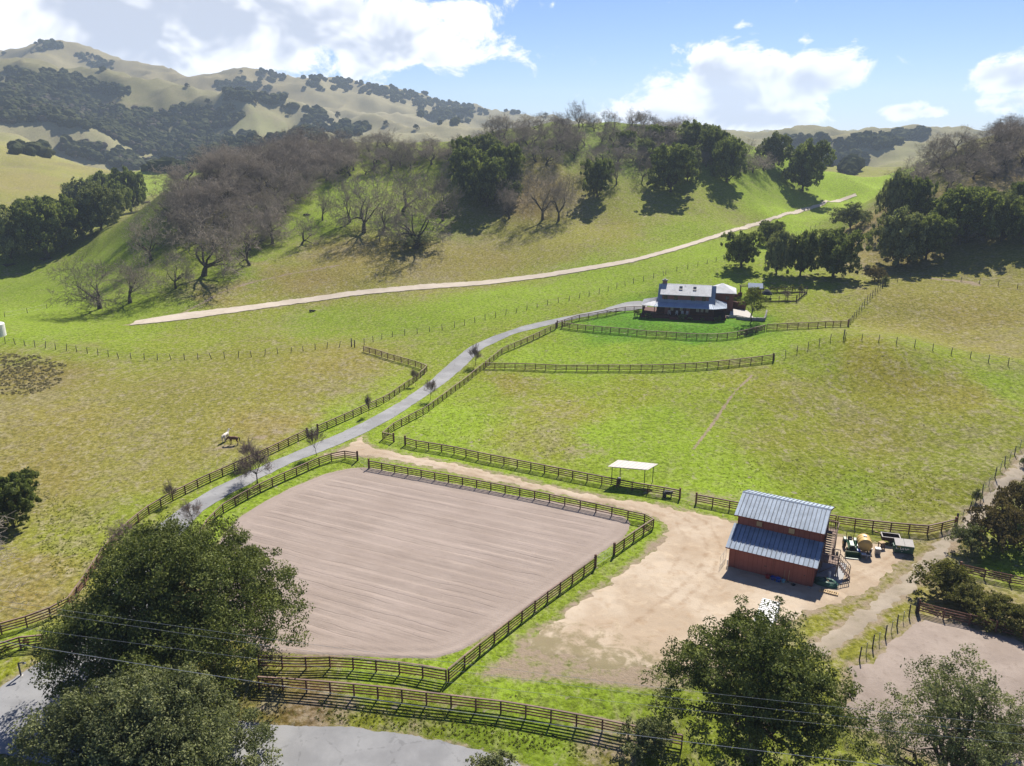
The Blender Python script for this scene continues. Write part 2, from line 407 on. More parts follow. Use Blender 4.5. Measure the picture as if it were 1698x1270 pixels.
# ------------------------------------------------------------------ object helpers
def link(o, parent=None, local=None):
    COL.objects.link(o)
    if parent is not None: o.parent = parent
    if local is not None: o.matrix_local = local
    return o
def tag(o, label=None, cat=None, group=None, kind=None):
    if label: o['label'] = label
    if cat: o['category'] = cat
    if group: o['group'] = group
    if kind: o['kind'] = kind
    return o
def mesh_np(name, verts, faces, mats=(), smooth=False, colors=None, attr='tint', mat_idx=None):
    """faces: (n,k) int array, or list of such arrays"""
    if not isinstance(faces, list): faces = [faces]
    faces = [np.asarray(f, np.int32) for f in faces if len(f)]
    me = bpy.data.meshes.new(name)
    verts = np.asarray(verts, np.float32)
    me.vertices.add(len(verts)); me.vertices.foreach_set('co', verts.ravel())
    tot = sum(f.size for f in faces); npoly = sum(len(f) for f in faces)
    me.loops.add(tot); me.polygons.add(npoly)
    me.loops.foreach_set('vertex_index', np.concatenate([f.ravel() for f in faces]))
    sizes = np.concatenate([np.full(len(f), f.shape[1], np.int32) for f in faces])
    me.polygons.foreach_set('loop_start', np.r_[0, np.cumsum(sizes)[:-1]].astype(np.int32))
    me.polygons.foreach_set('loop_total', sizes)
    me.polygons.foreach_set('use_smooth', np.full(npoly, smooth))
    if mat_idx is not None: me.polygons.foreach_set('material_index', np.asarray(mat_idx, np.int32))
    me.update(calc_edges=True)
    for mm in mats: me.materials.append(mm)
    if colors is not None:
        ca = me.color_attributes.new(attr, 'FLOAT_COLOR', 'POINT')
        ca.data.foreach_set('color', np.asarray(colors, np.float32).ravel())
    return me
class MB:
    """collects boxes, prisms and tubes into one mesh"""
    def __init__(s): s.v = []; s.f = []
    def box(s, x0, x1, y0, y1, z0, z1, mtx=None):
        b = len(s.v)
        for z in (z0, z1):
            for (x, y) in ((x0, y0), (x1, y0), (x1, y1), (x0, y1)):
                p = Vector((x, y, z)); s.v.append(tuple(mtx @ p if mtx else p))
        for q in ((3, 2, 1, 0), (4, 5, 6, 7), (0, 1, 5, 4), (1, 2, 6, 5), (2, 3, 7, 6), (3, 0, 4, 7)):
            s.f.append(tuple(b + i for i in q))
        return s
    def prism(s, pts, off):
        """polygon (list of 3-D points) extruded by the vector off"""
        b = len(s.v); n = len(pts); o = Vector(off)
        s.v += [tuple(p) for p in pts] + [tuple(Vector(p) + o) for p in pts]
        s.f.append(tuple(b + i for i in range(n))[::-1]); s.f.append(tuple(b + n + i for i in range(n)))
        for i in range(n):
            j = (i + 1) % n; s.f.append((b + i, b + j, b + n + j, b + n + i))
        return s
    def tube(s, pts, rad, n=6, cap=True, closed=False):
        pts = [Vector(p) for p in pts]; rs = rad if isinstance(rad, (list, tuple)) else [rad] * len(pts)
        b = len(s.v); prev = None; N = len(pts)
        for i, p in enumerate(pts):
            d = (pts[min(i + 1, N - 1)] - pts[max(i - 1, 0)]).normalized() if not closed else (pts[(i + 1) % N] - pts[i - 1]).normalized()
            ref = prev if prev is not None else (Vector((0, 0, 1)) if abs(d.z) < .9 else Vector((1, 0, 0)))
            a = (ref - d * ref.dot(d)).normalized(); c = d.cross(a); prev = a
            for j in range(n):
                t = 2 * math.pi * j / n
                s.v.append(tuple(p + (a * math.cos(t) + c * math.sin(t)) * rs[i]))
        for i in range(N if closed else N - 1):
            for j in range(n):
                i2 = (i + 1) % N
                s.f.append((b + i * n + j, b + i * n + (j + 1) % n, b + i2 * n + (j + 1) % n, b + i2 * n + j))
        if cap and not closed:
            s.f.append(tuple(b + j for j in range(n))[::-1]); s.f.append(tuple(b + (N - 1) * n + j for j in range(n)))
        return s
    def lathe(s, prof, c=(0, 0, 0), axis='Z', n=16):
        b = len(s.v)
        for (r, h) in prof:
            for j in range(n):
                t = 2 * math.pi * j / n
                p = {'Z': (r * math.cos(t), r * math.sin(t), h), 'X': (h, r * math.cos(t), r * math.sin(t)), 'Y': (r * math.sin(t), h, r * math.cos(t))}[axis]
                s.v.append((p[0] + c[0], p[1] + c[1], p[2] + c[2]))
        for i in range(len(prof) - 1):
            for j in range(n):
                s.f.append((b + i * n + j, b + i * n + (j + 1) % n, b + (i + 1) * n + (j + 1) % n, b + (i + 1) * n + j))
        s.f.append(tuple(b + j for j in range(n))[::-1]); s.f.append(tuple(b + (len(prof) - 1) * n + j for j in range(n)))
        return s
    def mesh(s, name, m, smooth=False, bevel=0):
        me = bpy.data.meshes.new(name); me.from_pydata(s.v, [], s.f)
        me.materials.append(m)
        bm = bmesh.new(); bm.from_mesh(me)
        if bevel: bmesh.ops.bevel(bm, geom=list(bm.edges), offset=bevel, segments=1, affect='EDGES', profile=.5)
        bmesh.ops.recalc_face_normals(bm, faces=bm.faces); bm.to_mesh(me); bm.free()
        if smooth:
            for p in me.polygons: p.use_smooth = True
        me.update(); return me
    def build(s, name, m, parent=None, local=None, smooth=False, bevel=0):
        return link(bpy.data.objects.new(name, s.mesh(name, m, smooth, bevel)), parent, local)
def empty(name, loc, rz=0.0):
    o = bpy.data.objects.new(name, None); o.empty_display_size = .5
    o.location = loc; o.rotation_euler = (0, 0, rz); COL.objects.link(o); return o
def new(name, me, parent=None, local=None): return link(bpy.data.objects.new(name, me), parent, local)
def copy_tree(o, parent=None):
    c = o.copy(); COL.objects.link(c)
    if parent is not None: c.parent = parent
    for ch in o.children: copy_tree(ch, c)
    return c

# ------------------------------------------------------------------ plan of the ground (picture outlines -> ground outlines)
def poly_w(pts, closed=False):
    out = []; n = len(pts)
    for i in range(n):
        (u0, v0), (u1, v1) = pts[i], pts[(i + 1) % n]
        m_ = max(1, int(math.hypot(u1 - u0, v1 - v0) / 16)) if (closed or i < n - 1) else 1
        for j in range(m_): out.append(P(u0 + (u1 - u0) * j / m_, v0 + (v1 - v0) * j / m_))
    return out
ARENA = [(372,884),(395,858),(440,830),(490,805),(540,785),(585,775),(612,775),(680,787),(760,803),(860,822),(950,836),(1010,848),(1040,858),(1048,872),(1035,892),(985,925),(930,968),(870,1012),(815,1050),(765,1080),(720,1092),(640,1092),(570,1088),(500,1086),(430,1080),(370,1040),(345,980),(350,920)]
YARD = [(523,754),(560,746),(590,727),(607,717),(612,722),(606,734),(640,744),(700,757),(800,777),(900,800),(1000,822),(1060,830),(1130,842),(1215,862),(1300,880),(1385,885),(1440,897),(1490,903),(1512,915),(1510,930),(1480,956),(1440,985),(1400,1003),(1345,1018),(1250,1070),(1180,1110),(1120,1120),(1060,1115),(1000,1112),(930,1095),(880,1090),(862,1060),(910,1030),(975,985),(1030,945),(1075,912),(1098,888),(1100,872),(1090,862),(1060,851),(1000,838),(900,817),(800,796),(700,774),(640,764),(600,757),(560,760)]
YARD_SOFT = [(770,1122),(830,1080),(900,1030),(1000,960),(1090,880),(1180,900),(1250,1000),(1250,1130),(1090,1155),(950,1142),(850,1135)]
DRIVE_L = [(112,1078),(150,1045),(190,965),(225,905),(262,872),(300,842),(350,812),(400,788),(455,764),(510,741),(560,720),(603,700),(640,680),(667,664),(695,645),(716,629),(748,600),(777,576),(816,558),(869,540),(918,529),(960,521),(1005,512)]
DRIVE_R = [(225,1078),(240,1020),(262,960),(295,895),(330,853),(352,836),(381,820),(430,794),(486,766),(523,753),(565,736),(607,717),(650,694),(690,668),(728,642),(750,625),(770,608),(798,579),(851,554),(918,537),(960,527),(1012,517)]
ROAD = [(-160,1238),(-60,1180),(0,1142),(45,1110),(85,1088),(112,1078),(225,1078),(215,1120),(250,1165),(330,1192),(470,1204),(560,1206),(640,1214),(720,1227),(790,1243),(850,1262),(910,1290),(980,1330),(860,1420),(700,1370),(500,1330),(300,1310),(150,1285),(60,1262),(0,1250),(-120,1290)]
LOT = [(1000,513),(1020,507),(1042,501),(1066,499),(1076,505),(1070,512),(1040,516),(1012,518)]
_UPL = [(225,533),(300,521),(400,509),(500,496),(600,482),(700,473),(800,467),(900,455),(980,442),(1050,430),(1120,411),(1200,386),(1280,361),(1350,341),(1418,322)]
_UPR = [(215,539),(300,530),(400,516),(500,502),(600,488),(700,479),(800,472),(900,460),(980,447),(1050,434),(1120,415),(1200,390),(1280,364.5),(1350,344),(1421,324)]
UP_L = [(u, v - .9) for u, v in _UPL]; UP_R = [(u, v + 1.0) for u, v in _UPR]
CORRAL = [(1400,1110),(1447,1082),(1490,1044),(1520,1022),(1560,1024),(1620,1040),(1698,1065),(1800,1090),(1850,1200),(1750,1290),(1560,1270),(1400,1200)]
TT_L = [(1330,1080),(1405,1022),(1465,980),(1500,948),(1540,915),(1575,880),(1605,850),(1635,818),(1665,785),(1700,742),(1740,700)]
TT_R = [(1370,1090),(1435,1040),(1490,1000),(1530,962),(1565,925),(1598,888),(1630,858),(1660,825),(1692,795),(1740,755),(1780,715)]
LT_A = [(205,539),(260,532),(300,521),(330,505),(365,484),(410,470),(470,455),(560,440)]

def samp(pts, step):
    """resample a ground polyline at a step in metres"""
    out = []
    for a, b in zip(pts[:-1], pts[1:]):
        n = max(1, int(round((b - a).length / step)))
        for i in range(n): out.append(a.lerp(b, i / n))
    out.append(pts[-1]); return out
def smooth_line(pts, it=2, closed=False):
    pts = [Vector((p.x, p.y, 0)) for p in pts]
    for _ in range(it):
        q = []
        N = len(pts)
        if not closed: q.append(pts[0])
        for i in range(N if closed else N - 1):
            a, b = pts[i], pts[(i + 1) % N]
            q += [a.lerp(b, .25), a.lerp(b, .75)]
        if not closed: q.append(pts[-1])
        pts = q
    return pts
def inside(poly, x, y):
    x = np.asarray(x); y = np.asarray(y); c = np.zeros(x.shape, bool); n = len(poly)
    for i in range(n):
        (x0, y0), (x1, y1) = poly[i], poly[(i + 1) % n]
        if y0 == y1: continue
        k_ = ((y0 > y) != (y1 > y)) & (x < (x1 - x0) * (y - y0) / (y1 - y0) + x0); c ^= k_
    return c
def dist_poly(poly, x, y, closed=True):
    d = np.full(np.shape(x), 1e9); n = len(poly)
    for i in range(n if closed else n - 1):
        ax, ay = poly[i]; bx, by = poly[(i + 1) % n]
        L = max(1e-9, (bx - ax) ** 2 + (by - ay) ** 2)
        t = np.clip(((x - ax) * (bx - ax) + (y - ay) * (by - ay)) / L, 0, 1)
        d = np.minimum(d, np.hypot(x - ax - t * (bx - ax), y - ay - t * (by - ay)))
    return d
def sdist(poly, x, y):
    """signed distance, positive inside"""
    x = np.asarray(x, float); y = np.asarray(y, float)
    xs = [p[0] for p in poly]; ys = [p[1] for p in poly]; out = np.full(x.shape, -99.0)
    k_ = (x > min(xs) - 8) & (x < max(xs) + 8) & (y > min(ys) - 8) & (y < max(ys) + 8)
    xx, yy = x[k_], y[k_]; d = dist_poly(poly, xx, yy); s = np.where(inside(poly, xx, yy), 1, -1)
    out[k_] = d * s; return out

_arena_pre = [(p.x, p.y) for p in smooth_line(poly_w(ARENA, True), 1, True)]
# level the arena, the yard round the barn and the house terrace
_sd = sdist(_arena_pre, GX, GY)
_w2 = fade(np.clip((_sd + 3.0) / 3.0, 0, 1)); GZ = GZ * (1 - _w2) + 0.02 * _w2
flatten_disc(35, 92, 9, 16, 0.0)
_hp = P(1135, 527); flatten_disc(_hp.x + 1.5, _hp.y + 6.5, 13, 22, _hp.z)
refresh()
HOUSE_Z = _hp.z

arena_p = [(p.x, p.y) for p in smooth_line(poly_w(ARENA, True), 1, True)]
yard_p = [(p.x, p.y) for p in smooth_line(poly_w(YARD), 1, True)]
soft_p = [(p.x, p.y) for p in smooth_line(poly_w(YARD_SOFT), 1, True)]
def band(L, Rr, it=2):
    a = smooth_line(poly_w(L), it); b = smooth_line(poly_w(Rr), it)
    return [(p.x, p.y) for p in a] + [(p.x, p.y) for p in b[::-1]]
drive_p = band(DRIVE_L, DRIVE_R); upper_p = band(UP_L, UP_R); tt_p = band(TT_L, TT_R)
road_p = [(p.x, p.y) for p in smooth_line(poly_w(ROAD), 2, True)]
lot_p = [(p.x, p.y) for p in smooth_line(poly_w(LOT), 1, True)]
corral_p = [(p.x, p.y) for p in smooth_line(poly_w(CORRAL), 1, True)]

# ------------------------------------------------------------------ colour of the grass across the land (dry to lush; sampled lit tones carry some fine shading)
GRASS = """100,700,163,155,95;300,650,150,148,85;50,620,150,138,88;80,780,160,150,95;250,780,158,157,90;400,600,150,152,75;500,640,155,152,80;560,600,160,152,88;450,700,168,155,100;130,900,155,165,75;60,950,158,148,88;250,860,150,165,70;30,1000,165,150,100;330,730,158,155,88
100,550,150,178,60;300,555,150,165,65;550,530,140,165,50;700,530,140,172,45;800,500,140,182,35;900,490,140,186,30;1000,460,140,182,40;1150,420,140,187,40;1250,400,135,187,40;1300,360,150,202,50;1380,325,160,207,60;1420,350,150,170,70;400,530,148,160,68;200,552,148,172,60
500,460,168,153,98;700,440,168,157,98;900,410,162,160,86;1000,380,162,162,82;1100,350,150,160,75;1150,380,150,175,60;1200,340,150,165,70;1250,310,150,180,65;1300,290,140,175,60;1360,300,160,200,70;600,420,168,154,100;450,440,165,160,90;800,430,165,156,95;350,495,165,155,95
300,505,115,165,28;430,425,130,172,40;560,320,150,182,40;640,290,160,182,50;520,370,145,172,50;700,370,110,152,30;850,240,160,177,70;930,230,160,177,75;1000,250,150,172,70;900,290,140,130,80;880,320,135,115,80;200,515,130,175,35;370,460,125,165,40;770,290,130,150,60;1080,240,150,172,70
60,480,125,165,50;180,430,140,168,60;250,320,165,187,80;270,305,170,197,80;100,340,162,163,98;30,300,172,165,112;30,350,165,168,95;150,280,172,168,112;120,500,140,182,40;20,530,140,177,55;240,390,140,165,60;350,330,120,115,70;420,300,120,115,70;480,260,125,118,70
100,215,190,180,130;200,245,185,178,120;300,120,165,150,105;450,170,180,170,120;450,215,185,182,120;550,195,185,175,135;650,195,190,180,140;700,210,185,175,130;100,100,185,170,115;100,80,160,145,100;250,110,165,150,105;400,140,165,150,105;600,165,185,172,125;850,190,165,155,115;1480,250,175,170,110;1530,230,165,155,105;1420,245,170,160,110;1430,285,165,170,90;100,170,130,125,75;300,220,125,120,75
700,680,140,192,30;800,640,150,172,50;850,630,150,147,70;930,680,160,162,80;900,730,160,168,75;1050,650,150,165,60;1000,720,150,187,40;1100,700,140,177,35;1150,740,135,182,25;1200,800,125,187,15;1180,680,150,170,55;1300,650,155,160,70;1300,740,145,152,65;1450,720,148,148,76;1500,620,162,156,76;1450,600,164,160,70;1600,650,160,156,80;1380,590,150,167,50;1550,590,150,170,60;1680,640,150,176,65;1400,820,135,162,35;1550,820,140,147,65;1580,760,140,150,70;1640,720,150,160,70;750,700,140,188,35;1080,760,135,178,30;1350,780,140,155,52;1230,620,155,165,65
1000,590,145,190,35;1150,585,140,177,45;880,590,145,190,35;1250,575,150,186,45;1000,533,88,165,14;1150,545,90,168,14;1220,541,86,158,18;1060,535,90,166,14;1320,520,150,165,65;1350,495,150,165,60;1300,470,150,170,60;1380,510,160,165,75;960,510,150,170,60;850,560,150,170,50;920,600,145,185,38;1240,480,150,180,55
1500,500,155,150,85;1600,520,160,150,90;1650,480,155,150,85;1600,450,150,150,75;1500,540,160,155,90;1650,570,160,155,90;1660,440,150,150,80;1420,400,165,150,105;1440,370,160,145,105;1600,310,175,157,115;1680,290,180,162,120;1550,300,140,150,80;1600,260,140,140,80;1500,420,140,130,85;1600,370,135,125,80
560,705,150,182,45;330,885,130,187,25;400,832,140,182,35;720,1110,110,177,15;850,1150,110,187,15;1000,1160,120,177,25;600,1130,120,177,25;700,1195,132,148,55;600,1190,150,158,65;900,1230,122,165,32;1000,1240,130,128,65;60,1090,160,160,60;20,1110,150,160,50;30,1060,120,172,40;1430,1020,150,150,70;1500,930,150,147,90;1560,900,150,142,90;1650,930,110,172,30;1620,1000,165,152,110;1450,890,140,150,70;850,810,120,182,25;700,750,140,186,40;1060,868,115,178,25;480,790,140,180,40;780,1200,125,150,45;520,1175,130,110,80;1050,1100,130,150,60;300,1000,150,130,95"""
KAL = 2.1
gs = []
for t in GRASS.replace('\n', ';').split(';'):
    u, v, r_, g_, b_ = [float(q) for q in t.split(',')]
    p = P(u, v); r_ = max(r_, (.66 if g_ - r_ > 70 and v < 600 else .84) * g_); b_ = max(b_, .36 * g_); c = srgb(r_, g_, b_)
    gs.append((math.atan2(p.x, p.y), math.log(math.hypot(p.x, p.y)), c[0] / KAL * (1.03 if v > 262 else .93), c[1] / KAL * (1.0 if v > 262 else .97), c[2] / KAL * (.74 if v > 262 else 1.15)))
gs = np.array(gs)
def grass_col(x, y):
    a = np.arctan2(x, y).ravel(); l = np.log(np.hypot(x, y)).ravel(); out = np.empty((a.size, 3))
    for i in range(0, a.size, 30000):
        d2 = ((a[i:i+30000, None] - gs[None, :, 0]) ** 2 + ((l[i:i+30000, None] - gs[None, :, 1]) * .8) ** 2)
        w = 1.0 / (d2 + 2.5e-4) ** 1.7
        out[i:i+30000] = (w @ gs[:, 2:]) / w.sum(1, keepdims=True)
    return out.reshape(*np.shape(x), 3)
def ground():
    # wander the lookup a little so that the patches have ragged outlines
    wx = fbm(GX / 9, GY / 9, 4) * GR * .03; wy = fbm(GX / 9 + 40, GY / 9 - 7, 4) * GR * .05
    ca = AZ[::2]; cl = LR[::2]
    CA, CL = np.meshgrid(ca, cl, indexing='ij'); cr = np.exp(CL)
    gc = grass_col(cr * np.sin(CA), cr * np.cos(CA))
    qx, qy = GX + wx, GY + wy; qa, ql = np.arctan2(qx, qy), np.log(np.hypot(qx, qy))
    col = np.stack([bil(gc[..., i], ca, cl, qa, ql) for i in range(3)], -1)
    earth = np.zeros(GX.shape)
    def rim(poly, w, amp):
        nonlocal earth
        d = sdist(poly, GX, GY); earth = np.maximum(earth, amp * np.clip(1 + d / w, 0, 1))
    rim(yard_p, 1.6, .55); rim(arena_p, 1.2, .5); rim(drive_p, .7, .35); rim(road_p, 1.6, .55); rim(upper_p, 1.4, .6); rim(tt_p, 2.2, .6); rim(corral_p, 2.5, .6); rim(lot_p, .6, .3)
    d = sdist(soft_p, GX, GY); earth = np.maximum(earth, .66 * np.clip(.5 + d / 3.0, 0, 1))
    def spot(u, v, r, amp, sx=1.0):
        nonlocal earth
        p = P(u, v); d = np.hypot((GX - p.x) / sx, GY - p.y); earth = np.maximum(earth, amp * np.clip(1.3 - d / r, 0, 1))
    for a_ in ((445,722,4,.42,1.6),(480,716,4,.42,2),(433,724,1.6,.6,1.6),(1110,818,4,.45,2.2),(1170,828,4,.5,2.2),(375,741,2.2,.55,1.6),(600,640,4,.38,1.5),(560,650,5,.36,1.6),
               (960,745,6,.4,2),(985,690,6,.36,2),(1300,470,9,.35,2),(1330,462,9,.45,2.2),(1400,440,12,.45,1.5),(1450,375,12,.45,.8),(470,690,5,.36,1.6),(80,432,7,.5,1.6),(20,455,7,.5,1.6),
               (150,275,30,.36,2),(870,330,11,.5,.9),(905,300,12,.45,.9),(1245,305,10,.4,1),(700,1180,5,.4,2),(540,1180,5,.55,1.6),(1040,1235,5,.55,1.4),(980,1215,4,.45,2),(200,1060,4,.5,1.6),(1600,300,22,.42,1.4),(1690,285,18,.5,1.4),(1640,990,5,.5,1.6),(1600,975,4,.5,1.6)):
        spot(*a_)
    # faint trails
    def trail(pts, w, amp):
        nonlocal earth
        q = [(p.x, p.y) for p in smooth_line([P(*t) for t in pts], 2)]
        k_ = (GR < 480); d = dist_poly(q, GX[k_], GY[k_], False); e2 = earth[k_]; earth[k_] = np.maximum(e2, amp * np.clip(1.3 - d / w, 0, 1))
    trail([(1248,622),(1222,645),(1195,682),(1165,725),(1150,745)], .5, .75)
    trail(LT_A, 1.2, .62); trail([(230,529),(300,512),(380,490),(480,472),(600,462),(760,447)], 1.0, .40)
    trail([(245,352),(262,340),(240,356),(215,372)], 1.6, .7); trail([(0,385),(60,360),(125,325)], 1.6, .75); trail([(232,305),(245,302),(240,310)], 1.6, .6)
    trail([(880,397),(960,385),(1020,372)], .5, .5); trail([(1000,478),(975,490),(990,505)], .6, .5); trail([(1530,460),(1600,468),(1698,482)], .9, .55); trail([(1548,462),(1600,466),(1625,473)], 1.8, .7)
    trail([(0,690),(120,770),(260,850)], 1.2, .33); trail([(60,640),(200,735),(330,800)], 1.2, .30); trail([(0,800),(100,850),(180,900)], 1.2, .3)
    nA, nL = GX.shape
    idx = np.arange(nA * nL).reshape(nA, nL)
    f = np.stack([idx[:-1, :-1], idx[1:, :-1], idx[1:, 1:], idx[:-1, 1:]], -1).reshape(-1, 4)
    v = np.stack([GX, GY, GZ], -1).reshape(-1, 3)
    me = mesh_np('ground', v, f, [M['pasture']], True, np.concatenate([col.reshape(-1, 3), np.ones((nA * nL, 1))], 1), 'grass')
    at = me.attributes.new('earth', 'FLOAT', 'POINT'); at.data.foreach_set('value', earth.ravel().astype(np.float32))
    o = new('ground', me); tag(o, kind='structure'); return o
ground()

# ------------------------------------------------------------------ roads, yard, arena: sheets laid on the ground
def sheet(name, poly, m, spacing, off, jit=.0, relief=None, sink=0.0):
    pts = samp([Vector((x, y, 0)) for x, y in poly + poly[:1]], spacing)[:-1]
    if jit:
        q = []
        for i, p in enumerate(pts):
            t = (pts[(i + 1) % len(pts)] - pts[i - 1]).normalized(); nrm = Vector((-t.y, t.x, 0))
            q.append(p + nrm * (float(fbm(p.x / 1.3, p.y / 1.3, 3)) * jit * 2 + random.uniform(-.3, .3) * jit))
        pts = q
    pl = [(p.x, p.y) for p in pts]
    xs = [p[0] for p in pl]; ys = [p[1] for p in pl]
    gx, gy = np.meshgrid(np.arange(min(xs), max(xs), spacing), np.arange(min(ys), max(ys), spacing))
    gx = gx.ravel() + RNG.uniform(-.1, .1, gx.size) * spacing; gy = gy.ravel() + RNG.uniform(-.1, .1, gy.size) * spacing
    k_ = inside(pl, gx, gy); gx, gy = gx[k_], gy[k_]
    d = dist_poly(pl, gx, gy); k_ = d > spacing * .45; gx, gy = gx[k_], gy[k_]
    vv = [Vector(p) for p in pl] + [Vector((a, b)) for a, b in zip(gx, gy)]
    n = len(pl)
    res = mgeo.delaunay_2d_cdt(vv, [(i, (i + 1) % n) for i in range(n)], [], 1, 1e-4)
    V = np.array([(p.x, p.y) for p in res[0]]); F = np.array([f for f in res[2] if len(f) == 3])
    ed = np.clip(dist_poly(pl, V[:, 0], V[:, 1]) / sink, 0, 1) if sink else 1.0
    z = hz(V[:, 0], V[:, 1]) + off * ed - .05 * (1 - ed)
    if relief is not None: z = z + relief(V[:, 0], V[:, 1])
    me = mesh_np(name, np.c_[V, z], F, [m], True)
    o = new(name, me); tag(o, kind='structure'); return o
_a, _b = P(612, 775), P(1040, 858)
AR_ANG = math.atan2(_b.y - _a.y, _b.x - _a.x)
M['arena'] = arena_material(AR_ANG)
def furrows(x, y):
    ca, sa = math.cos(AR_ANG), math.sin(AR_ANG)
    s = x * ca + y * sa; c = -x * sa + y * ca
    d = dist_poly(arena_p, x, y); w = np.clip((d - 1.8) / 2.0, 0, 1)
    c2 = c + fbm(s / 14, c / 8, 2) * .45
    saw = (c2 / 2.1) % 1.0
    amp = .055 + .07 * np.clip(fbm(s / 6 + 3, c / 6, 3) + .1, 0, 1) * 1.6
    rim_ = .06 * np.sin(np.clip(d, 0, 3) * 4.2) * np.clip(1 - d / 3.2, 0, 1)
    return (np.where(saw < .86, saw / .86, (1 - saw) / .14) * amp * 1.15) * w + rim_ + fbm(x / .8, y / .8, 2) * .03
AO = sheet('riding_arena', arena_p, M['arena'], .30, .055, .08, furrows, .35)
_n = len(AO.data.vertices); _co = np.empty(_n * 3, np.float32); AO.data.vertices.foreach_get('co', _co); _co = _co.reshape(-1, 3).astype(float)
_at = AO.data.attributes.new('inner', 'FLOAT', 'POINT'); _at.data.foreach_set('value', np.clip((dist_poly(arena_p, _co[:, 0], _co[:, 1]) - 2.2 - 1.2 * fbm(_co[:, 0] / 3, _co[:, 1] / 3, 2)) / 1.5, 0, 1).astype(np.float32))
YO = sheet('dirt_yard', yard_p, M['yard'], .36, .045, .45, lambda x, y: fbm(x / .9, y / .9, 3) * .06, 1.1)
def yard_wear():
    me = YO.data; n = len(me.vertices); co = np.empty(n * 3, np.float32); me.vertices.foreach_get('co', co); co = co.reshape(-1, 3); x, y = co[:, 0].astype(float), co[:, 1].astype(float)
    a_, b_ = P(900, 1120), P(1010, 985); ax = Vector((b_.x - a_.x, b_.y - a_.y)); L = ax.length; ax /= L
    t = ((x - a_.x) * ax.x + (y - a_.y) * ax.y) / L; edge = dist_poly(yard_p, x, y)
    weedy = np.maximum(np.clip(1.05 - t, 0, .75), .6 * np.clip(1 - edge / .9, 0, 1) * (y < 95)); weedy = np.where(x > 30, np.minimum(weedy, .15), weedy)
    rut = np.zeros(n)
    for pts, w, s in (([(1090,835),(1150,870),(1175,905),(1160,945),(1110,990),(1040,1040)], .30, .5), ([(1110,832),(1172,866),(1198,905),(1182,950),(1130,1000)], .30, .5), ([(620,741),(800,784),(960,826),(1060,842),(1120,862),(1140,900),(1110,950)], .30, .42), ([(620,749),(800,790),(950,831),(1050,850),(1100,868)], .30, .42), ([(1140,930),(1190,960),(1160,1010)], .28, .42), ([(1400,960),(1450,940),(1490,912)], .28, .42), ([(1410,968),(1465,945),(1502,918)], .28, .42)):
        q = [(p.x, p.y) for p in smooth_line(poly_w(pts), 2)]; rut = np.maximum(rut, s * np.clip(1.4 - dist_poly(q, x, y, False) / w, 0, 1))
    for nm, v in (('weedy', weedy), ('rut', rut)):
        at = me.attributes.new(nm, 'FLOAT', 'POINT'); at.data.foreach_set('value', v.astype(np.float32))
yard_wear()
sheet('driveway', drive_p, M['asphalt'], .7, .045, .10)
sheet('road', road_p, M['asphalt'], .8, .065, .16)
sheet('parking_apron', lot_p, M['asphalt'], .8, .14)
sheet('gravel_road', upper_p, M['track'], 1.3, .16, .3)
sheet('dirt_track', tt_p, M['twotrack'], .45, .05, .6, lambda x, y: fbm(x / .8, y / .8, 3) * .06, .35)
sheet('corral_ground', corral_p, M['corral'], .6, .07, .5, lambda x, y: fbm(x / 1.0, y / 1.0, 3) * .08, 1.2)

# ------------------------------------------------------------------ foliage and bark
def leaf_material(name, dark, light, trans=.30, gloss=.12):
    m, k = mat(name)
    at = k.n('ShaderNodeAttribute', attribute_name='tint')
    sp = k.n('ShaderNodeSeparateColor'); k.put(sp.inputs[0], at.outputs['Color'])
    oi = k.n('ShaderNodeObjectInfo')
    f = k.m('ADD', sp.outputs[0], k.m('MULTIPLY', k.m('SUBTRACT', oi.outputs['Random'], .5), .25), clamp=True)
    c = k.mix(f, dark, light)
    d = k.n('ShaderNodeBsdfDiffuse'); k.put(d.inputs[0], c)
    t = k.n('ShaderNodeBsdfTranslucent'); k.put(t.inputs[0], k.mix(1.0, c, (1.08, 1.15, .62, 1), 'MULTIPLY'))
    g = k.n('ShaderNodeBsdfGlossy'); g.inputs['Roughness'].default_value = .38; g.inputs[0].default_value = (.8, .85, .9, 1)
    m1 = k.n('ShaderNodeMixShader'); m1.inputs[0].default_value = trans; k.put(m1.inputs[1], d.outputs[0]); k.put(m1.inputs[2], t.outputs[0])
    m2 = k.n('ShaderNodeMixShader'); m2.inputs[0].default_value = gloss * .015; k.put(m2.inputs[1], m1.outputs[0]); k.put(m2.inputs[2], g.outputs[0])
    o = k.n('ShaderNodeOutputMaterial'); k.put(o.inputs[0], m2.outputs[0])
    return m
M['oak_leaf'] = leaf_material('live_oak_leaf', (.045, .062, .018, 1), (.200, .222, .070, 1), .26, .25)
M['oak_leaf_grey'] = leaf_material('grey_green_leaf', (.085, .100, .046, 1), (.295, .308, .140, 1), .28, .25)
M['bay_leaf'] = leaf_material('dark_evergreen_leaf', (.060, .082, .028, 1), (.245, .270, .095, 1), .38, .2)
M['shrub_leaf'] = leaf_material('coyote_brush_leaf', (.090, .092, .030, 1), (.23, .215, .075, 1), .3, .1)
M['scrub_leaf'] = leaf_material('sage_scrub_leaf', (.17, .150, .085, 1), (.27, .235, .14, 1), .2, .0)
M['brown_leaf'] = leaf_material('brown_brush_leaf', (.075, .060, .032, 1), (.16, .125, .060, 1), .25, .05)
M['yellow_leaf'] = leaf_material('spring_leaf', (.085, .105, .022, 1), (.24, .25, .070, 1), .4, .1)
M['far_leaf'] = leaf_material('far_oak_leaf', (.028, .036, .020, 1), (.085, .090, .040, 1), .15, .0)
M['far_bare'] = leaf_material('far_bare_oak', (.060, .052, .042, 1), (.115, .098, .075, 1), .1, .0)
